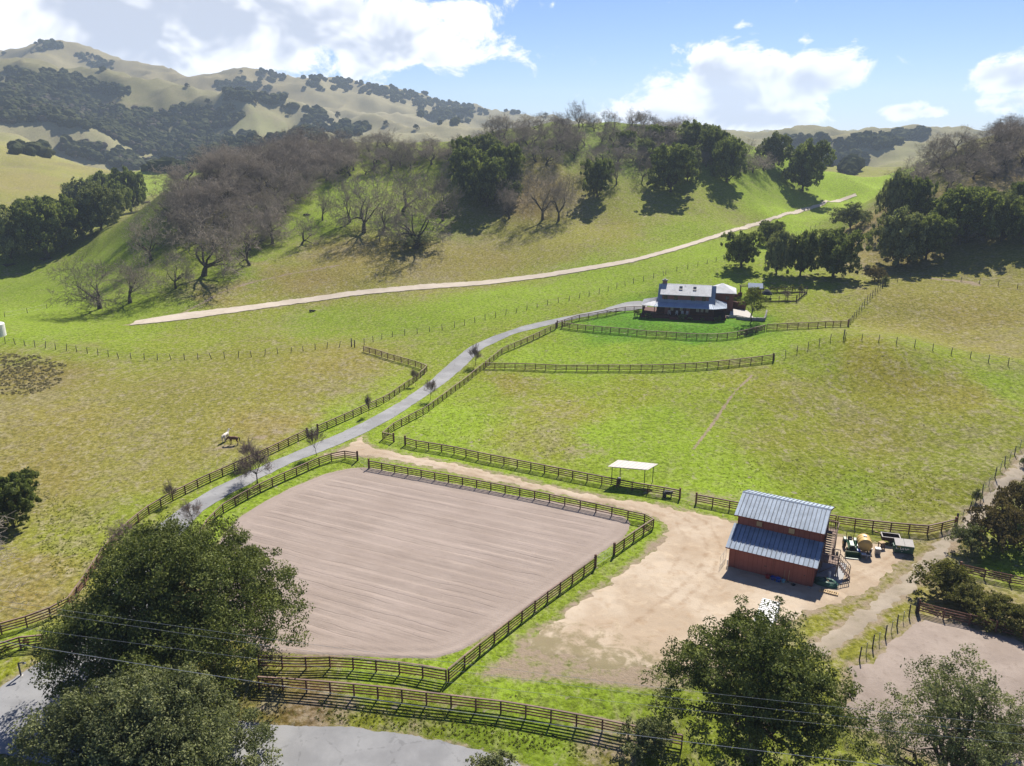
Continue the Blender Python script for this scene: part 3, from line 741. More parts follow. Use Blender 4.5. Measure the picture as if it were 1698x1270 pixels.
M['bark'] = simple('bark', (.075, .062, .050), .95, 0, .45, 5, .1, .5, .2)
M['twig'] = simple('bare_twigs', (.245, .210, .168), .95, 0, .3, 2, .1, .1, .28)
M['pear_twig'] = simple('reddish_twigs', (.22, .17, .148), .95, 0, .3, 4, .1, .1, .2)

def rot_to(d):
    """arrays of unit vectors -> two perpendicular unit vectors"""
    ref = np.where(np.abs(d[:, 2:3]) < .9, np.array([[0., 0, 1]]), np.array([[1., 0, 0]]))
    a = np.cross(d, ref); a /= np.linalg.norm(a, axis=1, keepdims=True) + 1e-9
    return a, np.cross(d, a)
def unit(n, rng):
    v = rng.normal(size=(n, 3)); return v / np.linalg.norm(v, axis=1, keepdims=True)
def leaves_mesh(name, C, N, size, m, rng, tint, ratio=.55, loose=.55):
    """quads at points C with outward directions N"""
    n = len(C)
    d = N * (1 - loose) + unit(n, rng) * loose; d /= np.linalg.norm(d, axis=1, keepdims=True) + 1e-9
    a, b = rot_to(d); th = rng.uniform(0, 2 * np.pi, (n, 1)); a2 = a * np.cos(th) + b * np.sin(th); b2 = -a * np.sin(th) + b * np.cos(th)
    s = size * rng.uniform(.65, 1.3, (n, 1)); w = s * ratio
    bend = d * s * rng.uniform(-.2, .2, (n, 1))
    V = np.stack([C - a2 * s * .5, C + b2 * w * .5 + bend, C + a2 * s * .5, C - b2 * w * .5 + bend], 1).reshape(-1, 3)
    F = np.arange(n * 4).reshape(n, 4)
    t = np.repeat(np.clip(tint, 0, 1), 4)
    return mesh_np(name, V, F, [m], False, np.stack([t, t, t, np.ones_like(t)], 1))
def tubes_mesh(name, S, m, sides=4):
    """S: array of rows (x0,y0,z0,x1,y1,z1,r0,r1)"""
    S = np.asarray(S, float); p0, p1 = S[:, :3], S[:, 3:6]; d = p1 - p0; d /= np.linalg.norm(d, axis=1, keepdims=True) + 1e-9
    a, b = rot_to(d); n = len(S); V = []
    for p, r in ((p0, S[:, 6:7]), (p1, S[:, 7:8])):
        for j in range(sides):
            t = 2 * math.pi * j / sides; V.append(p + (a * math.cos(t) + b * math.sin(t)) * r)
    V = np.stack(V, 1).reshape(-1, 3); base = (np.arange(n) * 2 * sides)[:, None]
    F = np.concatenate([base + np.array([[j, (j + 1) % sides, sides + (j + 1) % sides, sides + j]]) for j in range(sides)], 0)
    return mesh_np(name, V, F, [m], True)
def limbs(rng, targets, trunk_h, r0, lean=(0, 0)):
    """a trunk and crooked limbs that reach the given points"""
    S = []; top = np.array([lean[0], lean[1], trunk_h]); zero = np.array([0, 0, -.4])
    mid = (zero + top) / 2 + rng.normal(0, .08 * trunk_h, 3) * [1, 1, 0]
    S += [(*zero, *mid, r0 * 1.25, r0 * .95), (*mid, *top, r0 * .95, r0 * .8)]
    for t in targets:
        st = mid + (top - mid) * rng.uniform(.3, 1.0); prev = st; r = r0 * rng.uniform(.42, .62); K = 5
        for i in range(1, K + 1):
            f = i / K; q = st + (t - st) * f; q[2] += math.sin(f * math.pi) * .12 * np.linalg.norm(t - st) * rng.uniform(-.2, 1)
            q = q + rng.normal(0, .05, 3) * np.linalg.norm(t - st) * (1 if i < K else 0); r2 = r * (.8 if i < K else .5)
            S.append((*prev, *q, r, r2))
            if i > 1:
                for _ in range(3):
                    e = q + unit(1, rng)[0] * np.linalg.norm(t - st) * rng.uniform(.15, .35); e[2] = max(e[2], q[2] - .5)
                    S.append((*q, *e, r2 * .5, r2 * .12))
            prev, r = q, r2
    return S
def leafy(seed, rad, height, base, n_lobes, clumps, per, leaf, m, shell=.55, flat=1.0, hollow=.0, stem_r=None, bark=None, droop=0.0, skirt=.5, cl=.088, round_=False):
    """returns (trunk mesh, crown mesh): lobes of clumps of single leaves round a branching frame"""
    rng = np.random.default_rng(seed)
    L = []
    for i in range(n_lobes):
        a = i * 2.39996 + rng.uniform(-.4, .4); q = math.sqrt((i + .5) / n_lobes)
        rr = rad * .66 * q * rng.uniform(.85, 1.12); lr = rad * rng.uniform(.30, .46)
        zc = base + (height - base) * (rng.uniform(.48, .74) - skirt * q ** 2 * rng.uniform(.45, 1.1)) * flat
        if round_: zc = base + (height - base) * ((.24 if i % 2 else .56) + rng.uniform(-.06, .08)); rr *= 1.08
        zc = min(max(zc, base + lr * .30), height - lr * .75)
        L.append((rr * math.cos(a), rr * math.sin(a), zc, lr))
    L.append((0, 0, height - rad * (.55 if round_ else .42), rad * (.55 if round_ else .42))); L = np.array(L)
    targets = L[:, :3].copy(); targets[:, 2] -= L[:, 3] * .15
    trunk = tubes_mesh('trunk', limbs(rng, targets, max(.35, base + .12 * (height - base)), stem_r or rad * .055), bark or M['bark'], 6)
    w = L[:, 3] ** 2; li = rng.choice(len(L), clumps, p=w / w.sum())
    dirs = unit(clumps, rng); dirs[:, 2] = np.where(dirs[:, 2] < -.45, -dirs[:, 2], dirs[:, 2])
    cr = L[li, 3:4] * (shell + (1.04 - shell) * rng.random((clumps, 1)) ** .6)
    cc = L[li, :3] + dirs * cr * np.array([[1, 1, .86]])
    cs = rad * rng.uniform(.6, 1.3, clumps) * cl
    ci = np.repeat(np.arange(clumps), per); n = len(ci)
    ld = unit(n, rng); up = ld.copy()
    lc = cc[ci] + ld * cs[ci][:, None] * (rng.random((n, 1)) ** .3) * np.array([[1.15, 1.15, .8]])
    lc[:, 2] -= droop * np.hypot(lc[:, 0], lc[:, 1]) / rad
    k_ = lc[:, 2] > .12; lc, ld, ci = lc[k_], ld[k_], ci[k_]
    out = dirs[ci] * .6 + ld * .5 + np.array([[0, 0, .35]]); out /= np.linalg.norm(out, axis=1, keepdims=True)
    ct = rng.uniform(.05, .85, clumps)
    tint = ct[ci] + rng.uniform(-.25, .25, len(ci))
    return trunk, leaves_mesh('crown', lc, out, leaf, m, rng, tint)
def bare(seed, height=11.0, spread=.95, trunk=.16, r0=.42, levels=5, kids=(5, 4, 4, 4, 4), mt=None, mb=None, up=.25, twig_r=.022, gnarl=.28):
    """leafless tree: returns (trunk mesh, crown mesh of branches and twigs)"""
    rng = np.random.default_rng(seed); thick, thin = [], []
    def grow(p, d, r, Ln, lv):
        segs = 3 if lv < 3 else 2
        pts = [p]
        for i in range(segs):
            d = d + rng.normal(0, gnarl, 3) * (1 if lv else .4) + np.array([0, 0, .05 * (lv > 0)]); d /= np.linalg.norm(d)
            q = pts[-1] + d * Ln / segs; r2 = max(r * (.82 if i < segs - 1 else .7), twig_r)
            (thick if lv <= 1 else thin).append((*pts[-1], *q, r, r2)); pts.append(q); r = r2
        if lv >= levels: return
        for j in range(kids[lv]):
            f = rng.uniform(.35, 1.0) if lv else rng.uniform(.75, 1.0)
            if j == 0: f = 1.0
            g = f * segs; i = min(int(g), segs - 1); st = pts[i] + (pts[i + 1] - pts[i]) * (g - i)
            side = rng.normal(size=3); side -= d * side.dot(d); side /= np.linalg.norm(side)
            ang = rng.uniform(.35, .95) * spread * (1.15 if lv == 0 else 1)
            nd = d * math.cos(ang) + side * math.sin(ang); nd[2] += up * (.5 if lv < 2 else .9) * rng.uniform(.2, 1)
            nd /= np.linalg.norm(nd)
            grow(st, nd, r * rng.uniform(.55, .8), Ln * rng.uniform(.58, .80) if lv else height * rng.uniform(.26, .36), lv + 1)
    grow(np.array([0, 0, -.3]), np.array([rng.uniform(-.15, .15), rng.uniform(-.15, .15), 1.0]), r0, height * trunk + .3, 0)
    A = np.array(thick); B = np.array(thin)
    s = height / max(B[:, 5].max(), 1)
    A[:, :6] *= s; B[:, :6] *= s
    return tubes_mesh('trunk', A, mb or M['bark'], 6), tubes_mesh('crown', B, mt or M['twig'], 3)

# libraries of trees: (trunk, crown, nominal width, nominal height)
def dims(me):
    c = np.empty(len(me.vertices) * 3, np.float32); me.vertices.foreach_get('co', c); c = c.reshape(-1, 3)
    lo, hi = np.percentile(c, 1.0, 0), np.percentile(c, 99.0, 0)
    return max(hi[0] - lo[0], hi[1] - lo[1]), float(hi[2])
LIB = {}
def lib(kind, pairs): LIB[kind] = [(t, c, *dims(c)) for t, c in pairs]
lib('evergreen', [leafy(30 + i, 7.0, 9.0, .0, 17, 380, 40, .54, M[('bay_leaf', 'bay_leaf', 'oak_leaf_grey', 'bay_leaf')[i]], .55, 1.0, 0, None, None, 0.0, .5, .088, True) for i in range(4)])
lib('oak', [bare(50 + i, 10.0, (1.15, 1.05, 1.25, 1.1, 1.2, 1.0)[i], .15, .45, 5, (6, 4, 4, 4, 4), None, None, .17, .017, .30) for i in range(6)])
lib('pear', [bare(70 + i, 5.0, .82, .30, .085, 4, (9, 6, 5, 4), M['pear_twig'], M['bark'], .40, .014, .16) for i in range(3)])
lib('pear_open', [bare(75, 4.6, 1.05, .32, .10, 4, (9, 6, 6, 4), M['pear_twig'], M['bark'], .30, .014, .2)])
lib('mistletoe', [])
lib('brush', [leafy(90 + i, 2.2, 2.5, .0, 9, 260, 20, .17, M[('shrub_leaf', 'brown_leaf', 'oak_leaf_grey', 'shrub_leaf')[i]], .4, .85, 0, .07) for i in range(4)])
lib('lowbush', [leafy(97, .9, 1.0, .05, 4, 60, 12, .14, M['bay_leaf'], .3, .9, 0, .03), leafy(98, .9, 1.0, .05, 4, 60, 12, .14, M['yellow_leaf'], .3, .9, 0, .03)])
lib('spring', [leafy(99, 3.1, 5.9, 1.6, 8, 170, 14, .26, M['yellow_leaf'], .25, 1.0, 0, .12)])
lib('far_oak', [leafy(110 + i, 6.0, 8.5, .3, 7, 80, 10, 1.5, M['far_leaf'], .5) for i in range(2)])

def plant(kind, p, width, height, label, cat='tree', group=None, var=None, rz=None, name=None, sink=.0, lean=None):
    L = LIB[kind]; i = random.randrange(len(L)) if var is None else var % len(L); t, c, w, h = L[i]
    nm = name or {'evergreen': 'live_oak_tree', 'oak': 'bare_oak_tree', 'pear': 'ornamental_tree', 'pear_open': 'ornamental_tree', 'brush': 'shrub', 'lowbush': 'garden_shrub', 'spring': 'shade_tree', 'far_oak': 'hill_oak_tree'}[kind]
    e = empty(nm, (p.x, p.y, p.z - sink), random.uniform(0, 6.28) if rz is None else rz)
    e.scale = (width / w, width / w, height / h)
    if lean: e.rotation_euler = (lean[0], lean[1], e.rotation_euler[2])
    new('trunk', t, e); new('crown', c, e)
    tag(e, label, cat, group); return e
def plant_px(kind, u, v, wpx, hpx, label, **kw):
    p = P(u, v); s = pix_m(p); return plant(kind, p, wpx * s, hpx * s * 1.04, label, **kw)

# ---- the four great evergreens in the foreground
def hero(name, u, v, width, height, seed, m, label, leaves, clumps, base, lobes, shell=.5, leaf=.27, flat=1.0, droop=0.0, rz=0, stem=.5, off=(0, 0)):
    p = P(u, v); p = Vector((p.x + off[0], p.y + off[1], 0)); p.z = H(p.x, p.y)
    t, c = leafy(seed, width / 2 * .93, height, base, lobes, clumps, leaves, leaf, M[m], shell, flat, 0, stem, None, droop, .5, .072)
    e = empty(name, p, rz); new('trunk', t, e); new('crown', c, e); tag(e, label, 'tree'); return e
hero('live_oak_tree', 303, 1122, 28.0, 17.2, 201, 'oak_leaf', 'huge dark green live oak spreading over the driveway entrance beside the arena', 92, 1600, .6, 26, .66, .27)
hero('live_oak_tree', 258, 1330, 22.5, 12.6, 202, 'oak_leaf_grey', 'dense rounded grey-green oak at the bottom edge in front of the asphalt road', 92, 1350, .3, 22, .66, .25)
hero('live_oak_tree', 1245, 1262, 20.0, 16.6, 203, 'oak_leaf', 'tall open dark oak in front of the red barn with visible forking trunk', 84, 720, 2.2, 20, .45, .25)
hero('willow_tree', 1562, 1330, 18.5, 15.0, 204, 'oak_leaf_grey', 'thin grey-green tree showing its bare branches, beside the corral at the bottom edge', 70, 480, .8, 18, .3, .20)

# ---- evergreens one can tell apart: (u, v of the base, width, height in picture units, label)
for t in [(1229, 443, 58, 54, 'round dark oak with clear trunk, standing alone left of the row behind the house'),
          (1278, 408, 42, 38, 'small dark oak peeping over the row of oaks behind the house'),
          (1287, 455, 50, 66, 'leftmost oak of the close row behind the garden'),
          (1327, 457, 50, 66, 'middle dark oak of the close row behind the garden'),
          (1381, 459, 82, 72, 'broadest oak, right end of the close row behind the garden'),
          (1331, 316, 70, 74, 'solitary dense dark oak on the green slope above the gravel road'),
          (1283, 275, 52, 48, 'dark spreading oak on the ridge saddle beside the solitary slope oak'),
          (1488, 438, 92, 82, 'large dark oak at the foot of the right hill nearest the wire fence'),
          (1535, 430, 66, 66, 'dark oak just right of the largest one at the right hill foot'),
          (1480, 372, 50, 78, 'tall narrow dark oak on the lower right hillside'),
          (1520, 368, 48, 66, 'dark oak tucked behind the tall narrow one on the right hillside'),
          (1603, 402, 96, 82, 'wide bushy green oak in the middle of the right hillside'),
          (1660, 400, 60, 70, 'dark oak between the wide bushy oak and the right picture edge'),
          (1698, 405, 60, 75, 'dark oak cut by the right picture edge on the hillside'),
          (1625, 350, 40, 36, 'small bright green oak above the wide bushy one on the right hillside'),
          (1205, 302, 58, 66, 'dark oak at the foot of the right-hand evergreen clump on the hill'),
          (1180, 272, 50, 56, 'dark oak high in the right-hand evergreen clump on the hill'),
          (1150, 245, 44, 40, 'dark oak at the crest end of the right-hand evergreen clump'),
          (1112, 318, 76, 70, 'broad dark oak at the foot of the hill above its own shadow'),
          (1140, 300, 46, 48, 'smaller dark oak against the broad one at the hill foot'),
          (990, 326, 48, 56, 'grey-green oak at the base of the hill right of the leaning bare oaks'),
          (808, 342, 70, 72, 'lowest dark evergreen in the ravine of the hill'),
          (780, 318, 60, 66, 'left dark evergreen in the ravine of the hill'),
          (838, 312, 56, 66, 'right dark evergreen in the ravine of the hill'),
          (812, 285, 52, 56, 'upper dark evergreen in the ravine of the hill'),
          (770, 278, 44, 46, 'small evergreen at the ravine top left'),
          (18, 428, 74, 72, 'rounded grey-green oak at the left end of the valley oak row, cut by the edge'),
          (80, 425, 86, 84, 'large dark oak second from the left in the valley oak row'),
          (118, 402, 74, 70, 'dark oak in the middle front of the valley oak row'),
          (66, 388, 66, 56, 'dark oak behind the left part of the valley oak row'),
          (168, 380, 70, 66, 'dark oak right of the middle in the valley oak row'),
          (140, 365, 66, 60, 'dark oak at the back of the middle of the valley oak row'),
          (196, 362, 54, 56, 'dense oak near the right end of the valley oak row'),
          (178, 345, 50, 54, 'tallest oak at the back of the valley oak row'),
          (218, 352, 52, 66, 'upright dark oak closing the right end of the valley oak row')]:
    plant_px('evergreen', *t[:4], t[4])
plant_px('evergreen', 22, 872, 92, 84, 'dark round evergreen bush at the left edge of the horse paddock', name='evergreen_bush', cat='bush', var=1)

# ---- leafless oaks one can tell apart
for t in [(166, 512, 124, 76, 'foremost bare oak with low spreading limbs at the tip of the left stand'),
          (216, 502, 92, 70, 'bare oak next to the foremost one at the tip of the left stand'),
          (292, 478, 62, 62, 'small crooked bare oak on the green slope below the left stand'),
          (338, 457, 130, 100, 'broad dense bare oak standing forward of the left stand'),
          (250, 432, 92, 74, 'multi-stemmed bare oak at the valley side of the left stand'),
          (414, 440, 66, 70, 'gnarled twisted bare oak with leaning trunk right of the broad one'),
          (452, 404, 74, 66, 'bare oak with dark trunk at the right border of the left stand'),
          (500, 405, 46, 46, 'lone small bare oak on grass right of the left stand'),
          (535, 365, 44, 44, 'lone young bare oak between the left stand and the middle cluster'),
          (603, 386, 104, 92, 'left tall bare oak of the middle cluster above the gravel road'),
          (636, 384, 66, 70, 'slim bare oak inside the middle cluster'),
          (690, 412, 112, 98, 'foremost bare oak of the middle cluster above dark brush'),
          (735, 366, 88, 76, 'dense purple-brown bare oak at the right of the middle cluster'),
          (668, 350, 80, 70, 'bare oak at the back of the middle cluster'),
          (580, 368, 60, 70, 'bare oak behind the left one of the middle cluster'),
          (845, 362, 54, 60, 'bare oak with leaning dark trunk at the foot of the brown gully'),
          (900, 364, 84, 84, 'bare oak with dark sprawling limbs at the foot of the brown gully'),
          (926, 366, 60, 70, 'right-leaning bare oak at the foot of the brown gully'),
          (1022, 306, 40, 40, 'small bare oak on the bright slope right of the gully'),
          (985, 290, 48, 46, 'dense bare oak above the grey-green oak on the hill'),
          (960, 212, 34, 40, 'mistletoe-laden bare oak standing up on the hill crest'),
          (1003, 216, 30, 30, 'thin bare oak on the crest right of the tallest crest oak'),
          (1065, 300, 34, 34, 'bare sapling oak low on the bright slope before the evergreen clump')]:
    plant_px('oak', *t[:4], t[4])
plant_px('oak', -12, 1000, 190, 150, 'leafless oak reaching bare twigs in from the left picture edge', rz=2.0, var=2)

def fill(poly, spacing, nmax, seed, tries=4000):
    rng = random.Random(seed); us = [p[0] for p in poly]; vs_ = [p[1] for p in poly]; out = []
    for _ in range(tries):
        u, v = rng.uniform(min(us), max(us)), rng.uniform(min(vs_), max(vs_))
        if not inside(poly, np.array([u]), np.array([v]))[0]: continue
        p = P(u, v)
        if all((p.x - q.x) ** 2 + (p.y - q.y) ** 2 > spacing ** 2 for q in out): out.append(p)
        if len(out) >= nmax: break
    return out
for poly, sp, nm, w0, w1, lab, grp in [
    ([(303,312),(350,292),(480,250),(560,250),(575,285),(520,312),(455,372),(425,415),(345,420),(262,372)], 7.6, 72, 13, 19, 'grey-brown leafless oak in the dense stand covering the left flank of the hill', 'bare oaks of the dense left stand'),
    ([(480,250),(600,240),(720,250),(735,272),(640,286),(560,300)], 6.5, 40, 9, 14, 'leafless oak in the dark row along the upper edge of the middle meadow', 'bare oaks of the upper row'),
    ([(735,262),(820,232),(960,226),(1010,232),(960,262),(900,275),(840,270),(760,300)], 6.8, 50, 9, 14, 'leafless oak scattered on the bright upper slope of the hill', 'bare oaks of the upper slope'),
    ([(780,225),(860,207),(960,200),(1050,204),(1120,214),(1130,226),(960,218),(860,224)], 7, 26, 8, 12, 'leafless oak against the sky along the hill crest', 'bare oaks of the crest'),
    ([(1010,232),(1120,222),(1240,262),(1270,285),(1220,290),(1120,262),(1060,290),(990,270)], 7.0, 40, 9, 14, 'leafless oak among the evergreens on the right shoulder of the hill', 'bare oaks of the right shoulder'),
    ([(1445,350),(1500,310),(1590,262),(1698,230),(1698,282),(1560,322),(1500,345)], 7.5, 42, 10, 15, 'leafless grey oak in the stand on the upper right hillside', 'bare oaks of the right hill'),
    ([(1540,280),(1600,238),(1698,206),(1698,230),(1600,262)], 8, 14, 9, 13, 'leafless oak on the skyline of the right hill', 'bare oaks on the right skyline'),
    ([(1560,420),(1698,372),(1698,345),(1620,330),(1520,372)], 9, 14, 9, 13, 'leafless oak between the dark evergreens of the right hillside', 'bare oaks among the right evergreens')]:
    for i, p in enumerate(fill(poly, sp, nm, int(sum(a[0] for a in poly)))):
        w = random.uniform(w0, w1) * 1.15; plant('oak', p, w, w * random.uniform(.52, .68), lab, group=grp, var=i)
# evergreens mixed among the bare oaks of the hill
for poly, sp, nm, w0, w1, lab, grp in [
    ([(1020,240),(1120,225),(1200,250),(1180,275),(1090,270)], 13, 7, 7, 10, 'dark evergreen among the bare oaks on the right shoulder of the hill', 'evergreens of the right shoulder'),
    ([(770,300),(840,255),(860,300),(850,335),(790,335)], 6, 12, 8, 11, 'evergreen filling the shaded ravine of the hill', 'evergreens of the ravine'),
    ([(1560,400),(1698,385),(1698,350),(1560,365)], 9, 8, 8, 12, 'dark bushy evergreen at the back of the right hillside clump', 'evergreens at the back of the right hillside')]:
    for i, p in enumerate(fill(poly, sp, nm, int(sum(a[1] for a in poly)))):
        w = random.uniform(w0, w1); plant('evergreen', p, w, w * random.uniform(.75, 1.0), lab, group=grp, var=i)

# ---- ornamental trees along the driveway
for t in [('pear', 789, 606, 24, 34, 'clipped-looking leafless tree beside the driveway at the upper fence corner'),
          ('pear', 713, 663, 24, 33, 'leafless globe tree beside the driveway below the upper fence corner'),
          ('pear', 612, 688, 14, 34, 'slim leafless sapling before the fence on the upper left verge of the driveway'),
          ('pear', 689, 640, 14, 28, 'faint leafless sapling at the left fence near its corner'),
          ('pear', 526, 755, 30, 46, 'upright leafless tree where the dirt road meets the driveway'),
          ('pear', 415, 772, 34, 44, 'leafless tree behind the left fence near the horses'),
          ('pear_open', 427, 802, 56, 52, 'broad pale twigged leafless tree between the driveway and the arena fence'),
          ('pear', 284, 834, 20, 38, 'slim leafless tree on the left verge above the live oak'),
          ('pear_open', 320, 866, 34, 36, 'small pale leafless tree in the driveway verge just above the live oak'),
          ('pear_open', 205, 915, 44, 50, 'leafless tree leaning over the left fence beside the live oak')]:
    plant_px(t[0], *t[1:5], t[5])

# ---- brush and garden plants
for t in [(1655, 905, 110, 70, 1, 'large brown and green brush thicket beside the upper dirt track'),
          (1690, 865, 80, 70, 1, 'brown-topped brush at the right edge above the thicket'),
          (1610, 915, 60, 46, 2, 'grey-green brush spreading from the thicket towards the track'),
          (1565, 985, 92, 56, 0, 'round yellow-green bush at the corral corner'),
          (1600, 1010, 80, 44, 0, 'olive bush against the corral board fence'),
          (1650, 1030, 86, 42, 3, 'olive bush farther along the corral board fence'),
          (1698, 1048, 80, 44, 3, 'olive bush at the right edge behind the corral'),
          (815, 1300, 84, 52, 2, 'leafy bush top poking in at the bottom edge beside the road'),
          (1075, 1250, 90, 60, 2, 'bush at the lower end of the roadside fence'),
          (1618, 832, 16, 22, 2, 'small dark bush beside the wire fence along the dirt track'),
          (1410, 380, 60, 40, 2, 'scrubby brush at the foot of the right hill'),
          (1450, 465, 40, 22, 1, 'low brown brush below the large oak on the right'),
          (1664, 1250, 70, 60, 1, 'orange-brown shrub in the bottom right corner'),
          (1467, 472, 12, 14, 2, 'little bush at the fence corner on the rise'),
          (690, 408, 70, 24, 2, 'dark brush beneath the foremost oak of the middle cluster'),
          (1697, 775, 14, 20, 2, 'small bush by the track at the right edge')]:
    plant_px('brush', *t[:4], t[5], var=t[4], cat='shrub')
for i, (u, v) in enumerate([(45, 1070), (70, 1065), (10, 1085)]):
    plant_px('lowbush', u, v, 22, 14, ['yellow-green clump of strap leaves by the entrance fence corner', 'clump of strap leaves nearest the driveway entrance fence end', 'green leaf clump at the left picture edge below the fence'][i], var=1, cat='plant')

# ---- sage scrub on the left knoll: countless low tussocks
def scatter_tufts(name, polys, count, size, m, seed, label, cat):
    rng = np.random.default_rng(seed); Cs, Ns, T = [], [], []
    rr = random.Random(seed)
    for poly, share in polys:
        us = [p[0] for p in poly]; vs_ = [p[1] for p in poly]; got = 0
        while got < count * share:
            u, v = rr.uniform(min(us), max(us)), rr.uniform(min(vs_), max(vs_))
            if not inside(poly, np.array([u]), np.array([v]))[0]: continue
            p = P(u, v); s = size * rr.uniform(.5, 1.4); n = 14
            d = unit(n, rng); d[:, 2] = np.abs(d[:, 2])
            Cs.append(np.array([[p.x, p.y, p.z]]) + d * s * rng.uniform(.3, 1, (n, 1)) * [[1, 1, .8]]); Ns.append(d); T.append(np.full(n, rr.uniform(.1, .9)) + rng.uniform(-.2, .2, n)); got += 1
    me = leaves_mesh(name, np.concatenate(Cs), np.concatenate(Ns), size * .75, m, rng, np.concatenate(T), .6, .5)
    o = new(name, me); tag(o, label, cat, kind='stuff'); return o
scatter_tufts('scrub', [([(0,585),(60,590),(110,605),(100,640),(50,655),(0,655)], 1.0)], 520, .42, M['scrub_leaf'], 5, 'brown sage scrub dotted over the knoll at the left edge', 'scrub')
scatter_tufts('grass_tufts', [([(60,810),(180,850),(190,930),(90,960),(60,900)], .25), ([(1180,760),(1560,780),(1560,850),(1240,835)], .22), ([(650,690),(760,650),(1000,740),(900,760),(720,735)], .15), ([(520,1160),(760,1185),(1020,1240),(980,1262),(740,1220),(520,1195)], .25)],
              2200, .15, M['yellow_leaf'], 6, 'loose tufts of grass standing in the pastures and verges', 'grass')

# ---- far woods: masses on the distant slopes, read as one
def blob_proto():
    bm = bmesh.new(); bmesh.ops.create_icosphere(bm, subdivisions=2, radius=1.0)
    v = np.array([tuple(x.co) for x in bm.verts]); f = np.array([[x.index for x in p.verts] for p in bm.faces]); bm.free(); return v, f
BV, BF = blob_proto()
def woods(name, patches, m, seed, label, size, density):
    rr = random.Random(seed); rng = np.random.default_rng(seed); V, F, T = [], [], []; nv = 0
    for poly in patches:
        us = [p[0] for p in poly]; vs_ = [p[1] for p in poly]
        area = abs(sum(poly[i][0] * poly[(i+1) % len(poly)][1] - poly[(i+1) % len(poly)][0] * poly[i][1] for i in range(len(poly)))) / 2
        for _ in range(int(area * density)):
            for _t in range(30):
                u, v = rr.uniform(min(us), max(us)), rr.uniform(min(vs_), max(vs_))
                if inside(poly, np.array([u]), np.array([v]))[0]: break
            else: continue
            u += rr.gauss(0, 5); v += rr.gauss(0, 2.5)
            if fbm(u / 22, v / 9, 3) > .26: continue
            p = P(u, v)
            if p.y > 2600 or p.y < 640 or rr.random() > (p.y / 1250) ** 2: continue
            s = size * rr.uniform(.6, 1.25)
            q = BV * (1 + rng.uniform(-.28, .28, (len(BV), 1))) * [[s, s, s * .8]]
            V.append(q + [[p.x, p.y, p.z + s * .5]]); F.append(BF + nv); nv += len(BV); t0 = rr.uniform(0, .8); T.append(t0 + rng.uniform(-.2, .35, len(BV)))
    t = np.clip(np.concatenate(T), 0, 1)
    o = new(name, mesh_np(name, np.concatenate(V), np.concatenate(F), [m], False, np.stack([t, t, t, np.ones_like(t)], 1)))
    tag(o, label, 'woods', kind='stuff'); return o
WP = [[(0,132),(60,140),(130,160),(215,188),(300,180),(380,180),(405,198),(330,222),(375,238),(365,262),(300,275),(235,250),(160,215),(80,200),(0,204)],
      [(20,118),(120,125),(210,150),(205,160),(110,145),(40,138)], [(35,240),(80,246),(82,262),(20,252)], [(105,240),(175,246),(232,272),(225,282),(170,268),(110,252)],
      [(352,138),(400,132),(450,148),(480,165),(490,180),(440,172),(380,160)], [(300,100),(345,112),(335,122),(290,115)], [(130,85),(190,105),(180,118),(140,104)], [(0,78),(60,72),(110,70),(100,80),(0,88)],
      [(595,136),(660,140),(750,162),(812,186),(790,192),(700,178),(600,154)], [(500,125),(580,132),(590,146),(520,148)], [(500,180),(540,182),(545,202),(505,205)], [(690,182),(760,190),(770,205),(720,202)], [(430,118),(480,120),(470,135),(430,130)],
      [(360,230),(420,225),(430,250),(380,262)], [(400,245),(500,215),(600,205),(610,218),(520,235),(430,262)],
      [(820,178),(870,176),(940,186),(930,192),(850,188)], [(350,225),(300,275),(360,285),(420,265)], [(200,270),(300,276),(300,290),(240,282)],
      [(1430,230),(1480,222),(1530,216),(1540,226),(1500,238),(1455,246)], [(1390,236),(1435,230),(1440,240),(1395,246)], [(1370,262),(1400,250),(1435,268),(1425,284),(1380,285)], [(1290,232),(1370,232),(1370,240),(1300,242)], [(1360,285),(1440,272),(1445,282),(1370,296)]]
woods('far_woods', WP, M['far_leaf'], 3, 'blue-green evergreen woods in patches over the distant hills', 6.6, 1 / 17)
woods('far_bare_woods', [WP[0], WP[3], [(230,255),(330,262),(410,240),(420,262),(330,285),(250,280)], [(60,140),(200,190),(150,205),(60,180)]], M['far_bare'], 4, 'brownish bare woods mixed through the distant wooded slope', 5.5, 1 / 60)
k_ = 0
for i, (u, v) in enumerate([(60,72),(90,70),(100,71),(30,76),(250,96),(270,100),(340,112),(352,110),(400,118),(440,121),(470,124),(520,131),(560,133),(640,148),(700,160),(760,172),(800,182),(880,186),(905,190),
                            (28,112),(150,95),(310,142),(345,170),(375,165),(425,168),(450,172),(480,188),(560,190),(690,212),(640,205),(470,178),(1420,230),(1385,238),(1460,226),(1320,238),(1425,268),(1400,262),(430,232),(440,160),(200,160),(330,200)]):
    p = P(u, v + 3)
    if p.y > 2600: continue
    w = random.uniform(9, 13); plant('far_oak', p, w, w * .8, 'solitary oak dotted on the distant open hillsides and ridges', group='solitary oaks of the distant hills', var=i)

